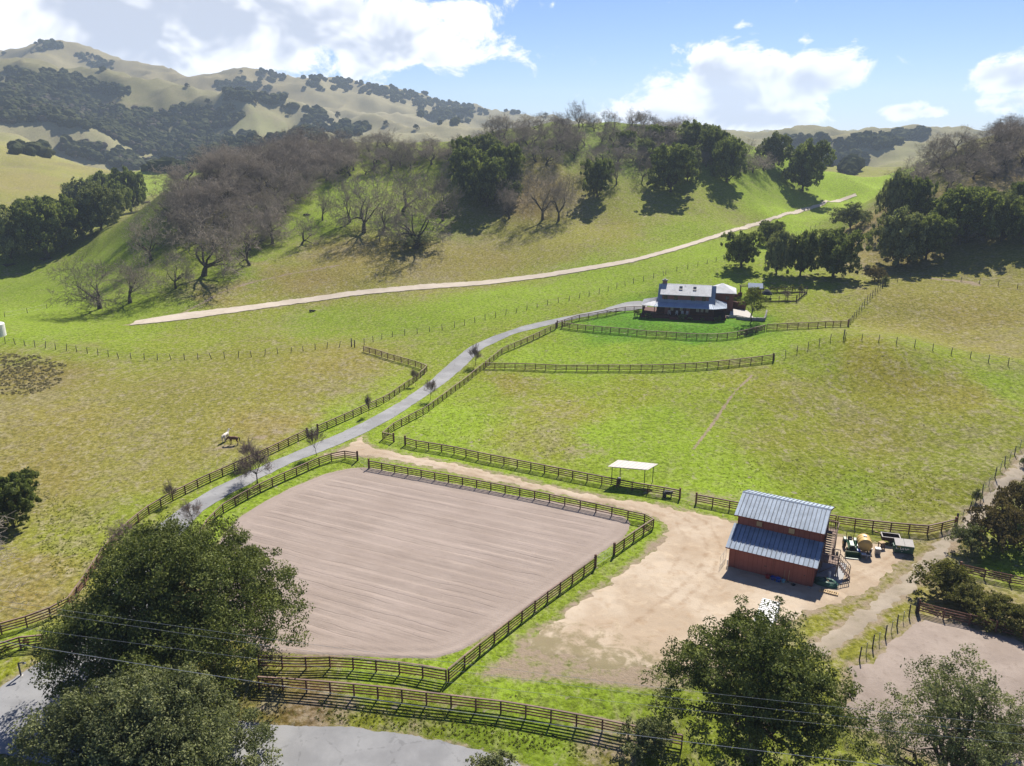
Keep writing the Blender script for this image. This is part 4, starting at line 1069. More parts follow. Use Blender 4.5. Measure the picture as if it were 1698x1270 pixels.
# ------------------------------------------------------------------ more materials
M['fence'] = simple('stained_fence_wood', (.150, .072, .050), .8, 0, .35, 3, .25, .2, .3)
M['fence_cap'] = simple('pale_cap_board', (.19, .125, .10), .75, 0, .3, 3, .3, .2, .25)  # paler and less red than the posts and rails
M['grey_wood'] = simple('grey_weathered_wood', (.085, .072, .062), .9, 0, .35, 4, .2, .3, .3)
M['deck_wood'] = simple('weathered_deck_wood', (.20, .145, .12), .85, 0, .3, 4, .2, .3, .25)
M['dark_wood'] = simple('dark_stained_wood', (.075, .045, .036), .85, 0, .3, 4, .2, .3, .2)
M['new_wood'] = simple('pale_pine', (.42, .30, .16), .8, 0, .25, 5, .2, .2, .2)
M['barn_red'] = simple('barn_red_board', (.275, .095, .070), .8, 0, .22, 1.4, .2, .2, .10)
M['barn_trim'] = simple('barn_red_batten', (.20, .060, .042), .8, 0, .25, 2, .2, .2, .2)
def metal_roof(name, c, rust=.15):
    m, k = mat(name)
    pos = k.n('ShaderNodeNewGeometry').outputs['Position']
    n1 = k.noise(pos, .7, 4, .6); n2 = k.noise(pos, 6, 4, .65)
    oi = k.n('ShaderNodeObjectInfo')
    col = k.mix(k.ss(n1, .35, .7), (*c, 1), tuple(q * .78 for q in c) + (1,))
    col = k.mix(k.ss(n2, .60, .85, 0, rust), col, (.22, .15, .10, 1))
    col = k.mix(1.0, col, k.m('MULTIPLY_ADD', oi.outputs['Random'], .14, .93), 'MULTIPLY')
    finish(k, col, k.ss(n2, .3, .7, .65, .85), .05, n2, .08, .01, .4); return m
M['zinc'] = metal_roof('galvanised_roofing', (.285, .345, .43), .12)  # part of the blue is reflected sky, put into the base colour
M['seam'] = metal_roof('seam_shade_metal', (.13, .15, .18), .1)  # darker than the panels: the shadow along each seam put into its colour
M['roof_white'] = metal_roof('pale_roofing', (.43, .44, .46), .03)
M['white'] = simple('white_paint', (.62, .61, .60), .6, 0, .08, 3, .4, .05)
M['shelter_white'] = simple('cream_roof_sheet', (.46, .42, .39), .7, 0, .08, 2, .3, .05)
M['steel'] = simple('dull_steel', (.24, .25, .26), .5, .5, .2, 5, .5, .05)
M['dark_steel'] = simple('dark_steel', (.05, .05, .055), .6, .4, .3, 5, .4, .05)
M['black'] = simple('black_rubber', (.022, .022, .024), .8, 0, .3, 8, .3, .1)
M['green'] = simple('green_machine_paint', (.022, .085, .032), .35, 0, .15, 4, .5, .02)
M['bin_green'] = simple('bin_green_paint', (.030, .095, .065), .55, 0, .25, 4, .4, .05)
M['tarp_green'] = simple('green_tarpaulin', (.016, .080, .055), .5, 0, .3, 4, .4, .2)
M['yellow'] = simple('yellow_wheel_paint', (.55, .42, .05), .5, 0, .15, 4, .4, .02)
M['tank_yellow'] = simple('yellow_tank_plastic', (.50, .34, .115), .5, 0, .12, 2, .4, .05)
M['tank_lens'] = simple('tank_end_plastic', (.46, .30, .10), .5, 0, .12, 2, .4, .05)
M['blue'] = simple('blue_plastic', (.022, .10, .42), .4, 0, .15, 5, .5, .02)
M['navy'] = simple('deep_blue_plastic', (.018, .045, .28), .4, 0, .15, 5, .5, .02)
M['cyan'] = simple('aqua_plastic', (.16, .38, .48), .4, 0, .15, 5, .5, .02)
M['red'] = simple('red_plastic', (.34, .018, .024), .4, 0, .15, 5, .5, .02)
M['glass'] = simple('dark_window_glass', (.03, .035, .045), .08, 0, .3, 2, .6, 0)
M['curtain'] = simple('curtained_pane', (.36, .34, .27), .3, 0, .25, 6, .5, 0)
M['house_red'] = simple('redwood_siding', (.165, .062, .045), .8, 0, .22, 2, .2, .2, .1)
M['house_up'] = simple('pale_redwood_siding', (.26, .125, .098), .85, 0, .2, 2, .2, .2, .1)  # dormer wall and doors, paler than the other redwood
M['house_dark'] = simple('dark_redwood', (.085, .036, .030), .85, 0, .25, 2, .2, .2, .15)
M['stone'] = simple('grey_stone', (.25, .235, .22), .9, 0, .35, 3, .2, .4, .2)
M['concrete'] = simple('pale_concrete', (.40, .375, .35), .9, 0, .15, 2, .2, .1)
M['slab'] = simple('concrete_pad', (.30, .30, .31), .85, 0, .12, 2, .2, .1)
M['brick'] = simple('chimney_brick', (.26, .15, .115), .9, 0, .3, 6, .2, .4)
M['wire'] = simple('galvanised_wire', (.30, .30, .30), .5, .6, .1, 4, .4, 0)
M['cable'] = simple('aluminium_cable', (.45, .46, .48), .45, .6, .1, 4, .5, 0)
M['umbrella'] = simple('navy_canvas', (.022, .026, .036), .85, 0, .2, 3, .2, .1)
M['bay'] = simple('bay_horse_coat', (.125, .050, .026), .6, 0, .2, 4, .35, .05)
M['dark_hair'] = simple('dark_mane', (.030, .018, .012), .7, 0, .2, 8, .3, .1)
M['cream'] = simple('cream_horse_coat', (.62, .55, .47), .6, 0, .12, 4, .35, .05)
M['pale_hair'] = simple('pale_mane', (.60, .55, .48), .7, 0, .2, 8, .3, .1)
M['hoof'] = simple('hoof', (.05, .04, .035), .6)
M['bleached'] = simple('bleached_log', (.17, .145, .12), .9, 0, .35, 4, .2, .4)
M['charred'] = simple('dark_dead_wood', (.040, .033, .028), .95, 0, .4, 4, .1, .5)

# ------------------------------------------------------------------ fences
def unit_box(name, m, w, d, bev=0.0):
    return MB().box(0, 1, -w / 2, w / 2, -d / 2, d / 2).mesh(name, m)
RAIL = unit_box('rail', M['fence'], .045, .135); CAP = unit_box('cap_board', M['fence_cap'], .17, .04)
POST = MB().box(-.075, .075, -.075, .075, -.25, 1.44).mesh('post', M['fence'], bevel=.012)
BIG_POST = MB().box(-.13, .13, -.13, .13, -.25, 1.78).mesh('gate_post', M['fence'], bevel=.02)
def span(me, name, a, b, parent, org):
    """a board of unit length laid from a to b"""
    d = b - a; L = d.length; x = d.normalized(); y = Vector((0, 0, 1)).cross(x).normalized(); z = x.cross(y)
    mt = Matrix(((x.x, y.x, z.x, 0), (x.y, y.y, z.y, 0), (x.z, y.z, z.z, 0), (0, 0, 0, 1))) @ Matrix.Diagonal((L, 1, 1, 1))
    return new(name, me, parent, Matrix.Translation(a - org) @ mt)
def even(pts, step):
    pts = [Vector((p.x, p.y, 0)) for p in pts]; tot = sum((b - a).length for a, b in zip(pts[:-1], pts[1:])); n = max(1, round(tot / step)); st = tot / n
    out = [pts[0]]; acc = 0.0; need = st
    for a, b in zip(pts[:-1], pts[1:]):
        L = (b - a).length
        while acc + L >= need - 1e-6 and len(out) <= n:
            out.append(a.lerp(b, (need - acc) / L if L else 0)); need += st
        acc += L
    return [Vector((p.x, p.y, H(p.x, p.y))) for p in out[:n + 1]]
def board_fence(label, uv, ends=(False, False), step=2.44, rails=4, h=1.42, cap=True):
    pts = even([P(*q) for q in uv], step); org = pts[0].copy(); e = empty('board_fence', org)
    tag(e, label, 'fence', 'stained board fences of the ranch')
    for i, p in enumerate(pts):
        big = (i == 0 and ends[0]) or (i == len(pts) - 1 and ends[1])
        q = pts[min(i + 1, len(pts) - 1)] - pts[max(i - 1, 0)]
        new('gate_post' if big else 'post', BIG_POST if big else POST, e, Matrix.Translation(p - org) @ Matrix.Rotation(math.atan2(q.y, q.x) + random.uniform(-.05, .05), 4, 'Z') @ Matrix.Rotation(random.uniform(-.012, .012), 4, 'X') @ Matrix.Diagonal((1, 1, h / 1.42 * random.uniform(.98, 1.015), 1)))
    for a, b in zip(pts[:-1], pts[1:]):
        for j in range(rails):
            z = h * (.22 + .70 * j / (rails - 1)); up = Vector((0, 0, z))
            side = Vector((0, 0, 1)).cross(b - a).normalized() * .10
            span(RAIL, 'rail', a + up + side + Vector((0, 0, random.uniform(-.012, .012))), b + up + side + Vector((0, 0, random.uniform(-.012, .012))), e, org)
        if cap: span(CAP, 'cap_board', a + Vector((0, 0, h + .045)), b + Vector((0, 0, h + .045)), e, org)
    return e
board_fence('board fence left of the driveway from the live oak to the paddock gate', [(-40,1064),(0,1053),(60,1036),(112,1014),(140,975),(172,925),(205,888),(240,858),(290,828),(340,803),(400,776),(460,748),(510,724)], (0, 1))
board_fence('stained board fence on the left of the upper driveway, turning back at its far corner', [(527,718),(550,708),(600,685),(640,667),(680,640),(709,616),(690,608),(650,597),(603,583)], (1, 0))
board_fence('short board fence ending by the driveway entrance at the left edge', [(-60,1106),(0,1087),(57,1068),(100,1078),(128,1092)], (0, 0))
board_fence('arena board fence running beside the driveway', [(330,905),(345,876),(370,851),(400,833),(440,812),(500,785),(540,767),(570,760),(593,764)], (0, 1))
board_fence('arena board fence beside the dirt road, wrapping round the right corner', [(612,777),(700,793),(800,811),(900,831),(1000,852),(1068,867),(1084,869),(1083,876),(1060,890),(1018,920)], (1, 1))
board_fence('arena board fence along the right side down to the bottom corner', [(987,940),(900,1003),(820,1066),(744,1129)], (1, 0))
board_fence('arena board fence along the bottom side beside the live oak', [(740,1130),(690,1121),(610,1112),(560,1107),(495,1109),(430,1106)], (0, 0))
board_fence('long roadside board fence below the arena with its shadow on the bank', [(430,1142),(482,1145),(568,1152),(652,1161),(740,1172),(826,1182),(870,1189),(958,1205),(1003,1214),(1049,1224),(1130,1240)], (0, 0))
board_fence('paddock board fence along the far side of the dirt road, passing the shade shelter', [(672,738),(691,743),(748,752),(800,764),(870,778),(960,796),(1040,812),(1100,822),(1127,827)], (1, 1))
board_fence('board fence running from the dirt road gate to behind the barn', [(1154,834),(1225,848),(1300,860),(1385,870)], (1, 0))
board_fence('board fence right of the barn ending at the braced corner post', [(1388,871),(1460,880),(1540,887),(1583,876)], (0, 1))
board_fence('board fence right of the driveway with a short return at the dirt road', [(653,733),(635,729),(652,714),(706,686),(748,654),(802,611)], (1, 0))
board_fence('board fence dividing the two green paddocks below the house', [(804,611),(851,612),(940,615),(1046,615),(1150,612),(1176,610),(1233,604),(1282,598)], (0, 1))
board_fence('board fence along the driveway rising to the house lawn corner', [(805,609),(833,586),(890,561),(922,545)], (0, 1))
board_fence('board fence between the house lawn and the parking apron', [(924,542),(957,531),(1011,522),(1066,516)], (1, 0))
board_fence('board fence curving round the bottom of the house lawn', [(932,543),(993,550),(1064,557),(1079,558),(1140,562),(1184,563),(1218,560),(1241,555),(1268,548)], (1, 0))
board_fence('straight board fence from the house patio to the wire fence', [(1271,547),(1295,546),(1350,544),(1406,541)], (0, 1))
board_fence('rough board fence of the corral half hidden by olive bushes', [(1522,1016),(1560,1026),(1620,1040),(1700,1062),(1790,1085)], (1, 0), cap=False)
board_fence('rail fence of the small grassy pen at the right edge', [(1591,950),(1612,955),(1650,964),(1690,972),(1760,985)], (1, 0), cap=False, h=1.3)

WPOST = MB().tube([(0, 0, -.3), (0, 0, 1.35)], [.07, .06], 7).mesh('post', M['grey_wood'], True)
WPOST2 = MB().tube([(0, 0, -.3), (0, 0, 1.6)], [.12, .11], 8).mesh('corner_post', M['grey_wood'], True)
TPOST = MB().box(-.025, .025, -.025, .025, -.3, 1.3).mesh('steel_post', M['steel'])
def wire_fence(label, uv, step=3.6, alt=False, lean=.06, scale=1.0, strands=4, corner=(0, 0)):
    pts = even([P(*q) for q in uv], step); org = pts[0].copy(); e = empty('wire_fence', org); tag(e, label, 'fence', 'wire fences on posts')
    for i, p in enumerate(pts):
        c = (i == 0 and corner[0]) or (i == len(pts) - 1 and corner[1]); steel = alt and i % 2
        new('corner_post' if c else ('steel_post' if steel else 'post'), WPOST2 if c else (TPOST if steel else WPOST), e,
            Matrix.Translation(p - org) @ Matrix.Rotation(random.gauss(0, lean), 4, 'Y') @ Matrix.Rotation(random.gauss(0, lean), 4, 'X') @ Matrix.Diagonal((scale, scale, scale * random.uniform(.86, 1.1), 1)))
    for j in range(strands):
        z = (.3 + .95 * j / max(1, strands - 1)) * scale; b = MB()
        b.tube([p - org + Vector((0, 0, z + random.uniform(-.02, .02))) for p in pts], .007 + .00003 * pts[0].y, 3, False); b.build('wire', M['wire'], e)
    return e
wire_fence('old wire fence with leaning posts along the top of the horse paddock', [(-30,568),(11,570),(69,577),(122,583),(161,589),(201,595),(260,597),(334,596),(418,592),(480,586),(549,577),(583,575)], 3.2, False, .10, 1.32, 3, (0, 1))
wire_fence('wire fence climbing from the paddock corner past the driveway towards the house field', [(588,576),(610,570),(640,560),(700,552),(750,545),(800,532),(850,520),(900,508),(950,497),(1000,485),(1050,470),(1100,457)], 3.4, False, .08, 1.25, 3, (1, 0))
wire_fence('distant wire fence beside the green strip below the gravel road', [(1104,455),(1150,443),(1197,431),(1250,414),(1307,394),(1360,372),(1408,352)], 4.2, False, .05, 1.1, 3)
wire_fence('dense dark post fence climbing from the patio fence to the rise', [(1407,540),(1414,530),(1430,510),(1463,476)], 2.4, False, .02, 1.25, 4, (1, 1))
wire_fence('wire fence along the farm track on the upper right field', [(1468,472),(1500,464),(1532,460),(1580,464),(1640,472),(1720,484)], 5.0, False, .05, 1.15, 3, (1, 0))
wire_fence('wire fence from the end of the paddock boards up to the knoll corner', [(1284,597),(1295,594),(1343,577),(1378,564),(1399,561)], 3.0, False, .04, 1.2, 4, (0, 1))
wire_fence('wire fence crossing the back of the round knoll to the right edge', [(1402,561),(1419,563),(1474,569),(1511,575),(1568,586),(1609,594),(1648,603),(1692,610),(1740,620)], 3.7, False, .03, 1.2, 4)
wire_fence('wire fence beside the dirt track right of the knoll pasture', [(1586,872),(1598,857),(1625,826),(1647,796),(1670,768),(1689,746),(1720,712)], 2.9, True, .05, 1.2, 5, (1, 1))
wire_fence('wire fence on thick posts between the dirt track and the corral', [(1425,1094),(1443,1078),(1465,1059),(1486,1040),(1507,1023),(1519,1016)], 1.55, True, .02, 1.15, 5, (0, 1))
wire_fence('few old posts of a wire fence in the left valley', [(8,526),(27,523),(78,512)], 9, False, .05, 1.2, 2)

def pipe_gate(label, a, b, h=1.25, bars=5, posts=True):
    A, B = P(*a), P(*b); e = empty('pipe_gate', A); tag(e, label, 'gate', 'pipe gates'); d = B - A; L = Vector((d.x, d.y, 0)).length; rz = math.atan2(d.y, d.x); dz = d.z / L
    m4 = Matrix.Rotation(rz, 4, 'Z')
    MB().tube([(.12, 0, .2), (L - .12, 0, .2 + dz * L), (L - .12, 0, h + dz * L), (.12, 0, h)], .024, 6, False, True).build('frame', M['steel'], e, m4)
    for j in range(1, bars):
        z = .2 + (h - .2) * j / bars; MB().tube([(.12, 0, z), (L - .12, 0, z + dz * L)], .014, 5).build('bar', M['steel'], e, m4)
    MB().tube([(L / 2, 0, .2), (L / 2, 0, h)], .016, 5).build('brace', M['steel'], e, m4)
    return e
pipe_gate('thin pipe gate in the left driveway fence near the horses', (510, 724), (527, 718))
pipe_gate('thin pipe gate between the two arena fences at the driveway corner', (594, 765), (611, 777))
pipe_gate('thin pipe gate in the right side of the arena fence', (1017, 921), (988, 939))
pipe_gate('thin pipe gate into the green paddock beside the short return fence', (654, 734), (671, 738))
pipe_gate('thin pipe gate between the shelter fence and the barn fence', (1128, 828), (1153, 834))
pipe_gate('pipe gate standing open at the left corner of the barn', (1193, 941), (1204, 926), 1.5, 3)
pipe_gate('pipe gate of the small pen beside the olive bush', (1578, 951), (1590, 950), 1.3, 4)

# ------------------------------------------------------------------ barn
def barn():
    o = P(1207, 939); o.z = 0.0
    W, D0, D1 = 10.3, 3.6, 11.2; h0, h1, he, hr = 3.05, 4.40, 5.95, 7.30; yr = (D0 + D1) / 2
    rz = R(-28.5)
    e = empty('barn', o, rz); tag(e, 'two-storey red board barn with metal roofs and a side staircase', 'barn')
    w = MB(); t = .12
    w.prism([(0, 0, 0), (0, D0, 0), (0, D0, h1), (0, 0, h0)], (t, 0, 0)); w.prism([(W - t, 0, 0), (W - t, D0, 0), (W - t, D0, h1), (W - t, 0, h0)], (t, 0, 0))
    w.box(t, W - t, 0, t, 0, h0)
    w.build('lower_wall', M['barn_red'], e)
    w = MB()
    for x in (.0, W - t): w.prism([(x, D0, 0), (x, D1, 0), (x, D1, he), (x, yr, hr - .1), (x, D0, he)], (t, 0, 0))
    w.box(t, W - t, D0, D0 + t, 0, he); w.box(t, W - t, D1 - t, D1, 0, he)
    w.build('upper_wall', M['barn_red'], e)
    # battens
    bt = MB().box(-.03, .03, -.03, 0, 0, 1).mesh('batten', M['barn_trim'])
    for i in range(17):
        x = .15 + (W - .3) * i / 16
        new('batten', bt, e, Matrix.Translation((x, -.001, .05)) @ Matrix.Diagonal((1, 1, h0 - .18, 1)))
        new('batten', bt, e, Matrix.Translation((x, D0 - .001, h1 + .05)) @ Matrix.Diagonal((1, 1, he - h1 - .28, 1)))
    rot = Matrix.Rotation(math.pi / 2, 4, 'Z')
    for i in range(18):
        y = .2 + (D1 - .4) * i / 17
        top = h0 + (h1 - h0) * y / D0 if y < D0 else (he + (hr - he) * (1 - abs(y - yr) / (yr - D0)))
        new('batten', bt, e, Matrix.Translation((W + .001, y, .05)) @ rot @ Matrix.Diagonal((1, 1, top - .3, 1)))
        new('batten', bt, e, Matrix.Translation((-.001, y, .05)) @ Matrix.Rotation(-math.pi / 2, 4, 'Z') @ Matrix.Diagonal((1, 1, top - .3, 1)))
    # roof panels with standing seams
    def roof(y0, z0, y1, z1, name, n, over=.42, eo=.5):
        d = Vector((0, y1 - y0, z1 - z0)); s = d.length; sl = d / s; a = Vector((0, y0, z0)) - sl * eo; s += eo
        pw = (W + 2 * over) / n; ang = math.atan2(sl.z, sl.y if sl.y > 0 else -sl.y)
        me = MB().box(.0, pw - .012, 0, s, 0, .03).mesh('roof_panel', M['zinc']); sm = MB().box(pw - .085, pw - .012, .0, s, .031, .11).mesh('seam', M['seam'])
        r = empty(name, (0, 0, 0)); COL.objects.unlink(r); r2 = MB().box(-over, W + over, .02, s - .02, -.05, -.004).build(name, M['zinc'], e)
        bpy.data.objects.remove(r)
        fl = 1 if y1 > y0 else -1
        r2.matrix_local = Matrix.Translation(a) @ (Matrix.Rotation(0 if fl > 0 else math.pi, 4, 'Z')) @ Matrix.Rotation(ang, 4, 'X')
        if fl < 0: r2.matrix_local = Matrix.Translation(a + Vector((W, 0, 0))) @ Matrix.Rotation(math.pi, 4, 'Z') @ Matrix.Rotation(ang, 4, 'X')
        for i in range(n): new('roof_panel', me, r2, Matrix.Translation((-over + i * pw, 0, 0))); new('seam', sm, r2, Matrix.Translation((-over + i * pw, 0, 0)))
        MB().box(-over, W + over, -.03, .0, -.16, .02).build('fascia', M['barn_trim'], r2)
        return r2
    roof(D0, he + .06, yr, hr + .06, 'upper_roof', 22); roof(D1, he + .06, yr, hr + .06, 'back_roof', 22)
    roof(0, h0 + .06, D0, h1 + .06, 'lower_roof', 20, .42, .55)
    MB().prism([(-.43, yr - .16, hr + .07), (-.43, yr + .16, hr + .07), (-.43, yr, hr + .16)], (W + .86, 0, 0)).build('ridge_cap', M['zinc'], e)
    for x in (-.43, W + .34):
        for (ya, za, yb, zb) in ((D0 - .5, he - .12, yr, hr + .0), (D1 + .5, he - .12, yr, hr + .0)):
            MB().prism([(x, ya, za - .16), (x, ya, za - .0), (x, yb, zb), (x, yb, zb - .16)], (.09, 0, 0)).build('barge_board', M['barn_trim'], e)
    for x in (2.75, 6.75):
        b = MB().box(x - .42, x + .42, D0 - .07, D0 - .002, 4.72, 5.52).build('window', M['barn_trim'], e)
        MB().box(x - .35, x + .35, D0 - .10, D0 - .071, 4.79, 5.45).build('panel', M['new_wood'], b)
    for i, (xa, xb) in enumerate(((1.2, 5.45), (5.55, 9.7))):
        b = MB().box(xa, xb, -.10, -.035, .06, 2.72).build('sliding_door', M['barn_red'], e)
        MB().box(xb - 1.0 if i == 0 else xb - .5, xb - .7 if i == 0 else xb - .35, -.14, -.101, 1.35, 1.43).build('handle', M['dark_steel'], b)
        for j in range(8):
            xx = xa + .15 + (xb - xa - .3) * j / 7; MB().box(xx - .02, xx + .02, -.12, -.1005, .1, 2.7).build('batten', M['barn_trim'], b)
    MB().box(.9, 10.0, -.12, -.03, 2.76, 2.86).build('door_track', M['dark_steel'], e)
    MB().tube([(-.08, -.12, 0.05), (-.08, -.12, 1.0)], .06, 8).build('downspout', M['white'], e)
    # staircase along the right gable wall
    st = MB().box(W + .05, W + 1.35, 8.8, 10.4, 3.25, 3.37).build('staircase', M['deck_wood'], e)   # upper landing
    nst = 9
    for i in range(nst):
        f = (i + .5) / nst; y = 8.8 - f * 3.2; z = 3.25 - f * 1.35
        MB().box(W + .12, W + 1.28, y - .20, y + .16, z - .05, z).build('tread', M['deck_wood'], st)
    for x in (W + .08, W + 1.28): MB().prism([(x, 8.8, 3.25), (x, 5.6, 1.9), (x, 5.6, 1.6), (x, 8.8, 2.95)], (.06, 0, 0)).build('stringer', M['dark_wood'], st)
    MB().box(W + .05, W + 2.3, 3.6, 5.6, 1.78, 1.9).build('landing', M['deck_wood'], st)
    def rail(a, b, name='handrail'):
        a, b = Vector(a), Vector(b); d = b - a; n = max(2, int(d.length / .28)); r = MB().prism([a + Vector((0, 0, .98)), b + Vector((0, 0, .98)), b + Vector((0, 0, 1.06)), a + Vector((0, 0, 1.06))], Vector((0, 0, 1)).cross(d).normalized() * .13).build(name, M['deck_wood'], st)
        for i in range(n + 1):
            p = a.lerp(b, i / n); th = .09 if i in (0, n) else .04
            MB().box(p.x - th / 2, p.x + th / 2, p.y - th / 2, p.y + th / 2, p.z - .1, p.z + .985).build('baluster', M['deck_wood'], r)
        MB().prism([a + Vector((0, 0, .12)), b + Vector((0, 0, .12)), b + Vector((0, 0, .2)), a + Vector((0, 0, .2))], Vector((0, 0, 1)).cross(d).normalized() * .05).build('bottom_rail', M['deck_wood'], r)
    rail((W + 1.32, 8.8, 3.3), (W + 1.32, 5.6, 1.95)); rail((W + 1.32, 10.35, 3.37), (W + 1.32, 8.8, 3.37)); rail((W + .1, 10.38, 3.37), (W + 1.3, 10.38, 3.37))
    rail((W + .1, 3.62, 1.9), (W + 2.28, 3.62, 1.9)); rail((W + 1.4, 5.58, 1.9), (W + 2.28, 5.58, 1.9))
    rail((W + 2.3, 3.62, 1.9), (W + 3.7, 3.62, .55)); rail((W + 2.3, 4.7, 1.9), (W + 3.7, 4.7, .55))
    for i in range(7):
        f = (i + .5) / 7; x = W + 2.3 + 1.5 * f; z = 1.85 - 1.75 * f; MB().box(x - .14, x + .16, 3.68, 4.64, z - .05, z).build('tread', M['deck_wood'], st)
    for (x, y, z) in ((W + .3, 3.7, 1.78), (W + 2.2, 3.7, 1.78), (W + 2.2, 5.5, 1.78), (W + .3, 5.5, 1.78), (W + 1.25, 8.9, 3.25), (W + 1.25, 10.3, 3.25)):
        MB().box(x - .07, x + .07, y - .07, y + .07, -.1, z).build('post', M['deck_wood'], st)
    MB().prism([(W + .35, 3.72, .2), (W + 2.1, 3.72, 1.6), (W + 2.1, 3.72, 1.72), (W + .35, 3.72, .32)], (0, .05, 0)).build('brace', M['deck_wood'], st)
    MB().box(W + .02, W + .06, 9.1, 10.0, 3.4, 5.4).build('loft_door', M['barn_trim'], e)
    mw = Matrix.Translation(o) @ Matrix.Rotation(rz, 4, 'Z')
    return e, mw, W
BARN, BMW, BW = barn()
def at_barn(x, y, z=0.06):
    p = BMW @ Vector((x, y, 0)); return Vector((p.x, p.y, z))
BRZ = BARN.rotation_euler.z
c = MB().box(BW + .05, BW + 3.1, 2.4, 7.8, .02, .09).build('concrete_pad', M['slab']); c.matrix_world = BMW; tag(c, kind='structure')
# things along the barn front
def tub(x, y, m, r, h, label, name='tub', handles=True):
    e = empty(name, at_barn(x, y)); tag(e, label, 'tub')
    MB().lathe([(r * .8, 0), (r * .86, .02), (r, h), (r * 1.05, h), (r * 1.05, h - .04), (r * .94, h - .03), (r * .78, .04)], n=18).build('body', M[m], e, smooth=True)
    for s in (-1, 1): MB().tube([(s * r, -.08, h - .06), (s * (r + .08), -.05, h), (s * (r + .08), .05, h), (s * r, .08, h - .06)], .018, 5).build('handle', M[m], e)
tub(5.05, -.55, 'red', .27, .44, 'red plastic tub against the barn front'); tub(5.7, -.6, 'navy', .27, .42, 'dark blue tub between the red tub and the bright blue tub'); tub(6.35, -.7, 'blue', .31, .46, 'bright blue tub in front of the barn'); tub(6.98, -.62, 'cyan', .2, .36, 'pale aqua bucket at the right end of the row of tubs', 'bucket')
for i, (x, ln, lab) in enumerate(((6.98, 1.5, 'pale-handled broom leaning on the barn behind the aqua bucket'), (7.5, 1.6, 'wooden-handled rake leaning on the barn front right of the bucket'))):
    e = empty('broom' if i == 0 else 'rake', at_barn(x, -.42)); e.rotation_euler = (-.16, 0, BRZ); tag(e, lab, 'broom' if i == 0 else 'rake')
    MB().tube([(0, 0, .1), (0, 0, ln)], .02, 6).build('handle', M['new_wood'], e); MB().prism([(-.16, -.03, 0), (.16, -.03, 0), (.09, -.03, .2), (-.09, -.03, .2)], (0, .06, 0)).build('head', M['grey_wood'], e)
for i, (x, y, lab) in enumerate(((8.2, -.7, 'dark feed pan on the ground right of the rake'), (10.1, -.5, 'small grey block at the right front corner of the barn'))):
    if i == 0: t_ = MB().lathe([(.2, 0), (.26, .12), (.28, .12), (.25, .1), (.18, .03)], n=16).build('feed_pan', M['black'])
    else: t_ = MB().box(-.2, .2, -.1, .1, 0, .2).box(-.24, -.2, -.1, .1, .02, .16).build('cinder_block', M['stone'], bevel=.015)
    t_.location = at_barn(x, y); t_.rotation_euler.z = BRZ; tag(t_, lab, 'pan' if i == 0 else 'block')
# green tarpaulin bundle under the landing
def tarp():
    e = empty('tarp_covered_boat', at_barn(BW + 1.35, 1.6), BRZ); tag(e, 'dark green tarpaulin bundle with a stick on top, below the barn landing', 'tarpaulin')
    rng = random.Random(4); prof = []; b = MB(); n = 14
    rings = [(1.45, .0, 1.0), (1.42, .30, .98), (1.1, .50, .75), (.55, .62, .4), (.06, .60, .05)]
    for (rx, z, k2) in rings:
        for j in range(n):
            t = 2 * math.pi * j / n; s = 1 + (.10 * rng.uniform(-1, 1) if z else .12 * rng.uniform(-1, 1)); b.v.append((rx * math.cos(t) * s, rx * .66 * math.sin(t) * s, z * rng.uniform(.8, 1.15)))
    for i in range(len(rings) - 1):
        for j in range(n): b.f.append((i * n + j, i * n + (j + 1) % n, (i + 1) * n + (j + 1) % n, (i + 1) * n + j))
    b.f.append(tuple((len(rings) - 1) * n + j for j in range(n))); b.build('tarpaulin', M['tarp_green'], e)
    MB().tube([(-.25, .5, .66), (.35, -.45, .62)], .03, 6).build('stick', M['new_wood'], e)
tarp()
def pallet():
    e = empty('slatted_rack', at_barn(BW + 1.9, -.35), BRZ); tag(e, 'pale slatted wooden rack lying on the sand before the green tarpaulin', 'rack')
    for i in range(9): MB().box(-1.0 + i * .25, -.88 + i * .25, -.34, .34, .1, .14).build('slat', M['new_wood'], e)
    for y in (-.3, .3): MB().box(-1.02, 1.14, y - .04, y + .04, .0, .099).build('bearer', M['new_wood'], e)
pallet()
for (x, y, m, r, h, lab) in ((BW + 1.5, 3.2, 'white', .2, .85, 'white drum standing under the barn landing'),):
    t_ = MB().lathe([(r, 0), (r * 1.04, .05), (r, .1), (r, h - .1), (r * 1.04, h - .05), (r * .9, h)], n=14).build('drum', M[m], smooth=True); t_.location = at_barn(x, y, .1); tag(t_, lab, 'drum')
t_ = MB().lathe([(.55, -.14), (.62, -.1), (.62, .1), (.55, .14), (.3, .1), (.28, -.1)], axis='X', n=20).build('tyre', M['black'], smooth=True); t_.location = at_barn(BW + 1.75, 8.2, .62); t_.rotation_euler.z = BRZ; tag(t_, 'black tyre leaning against the upper flight of the barn stairs', 'tyre')

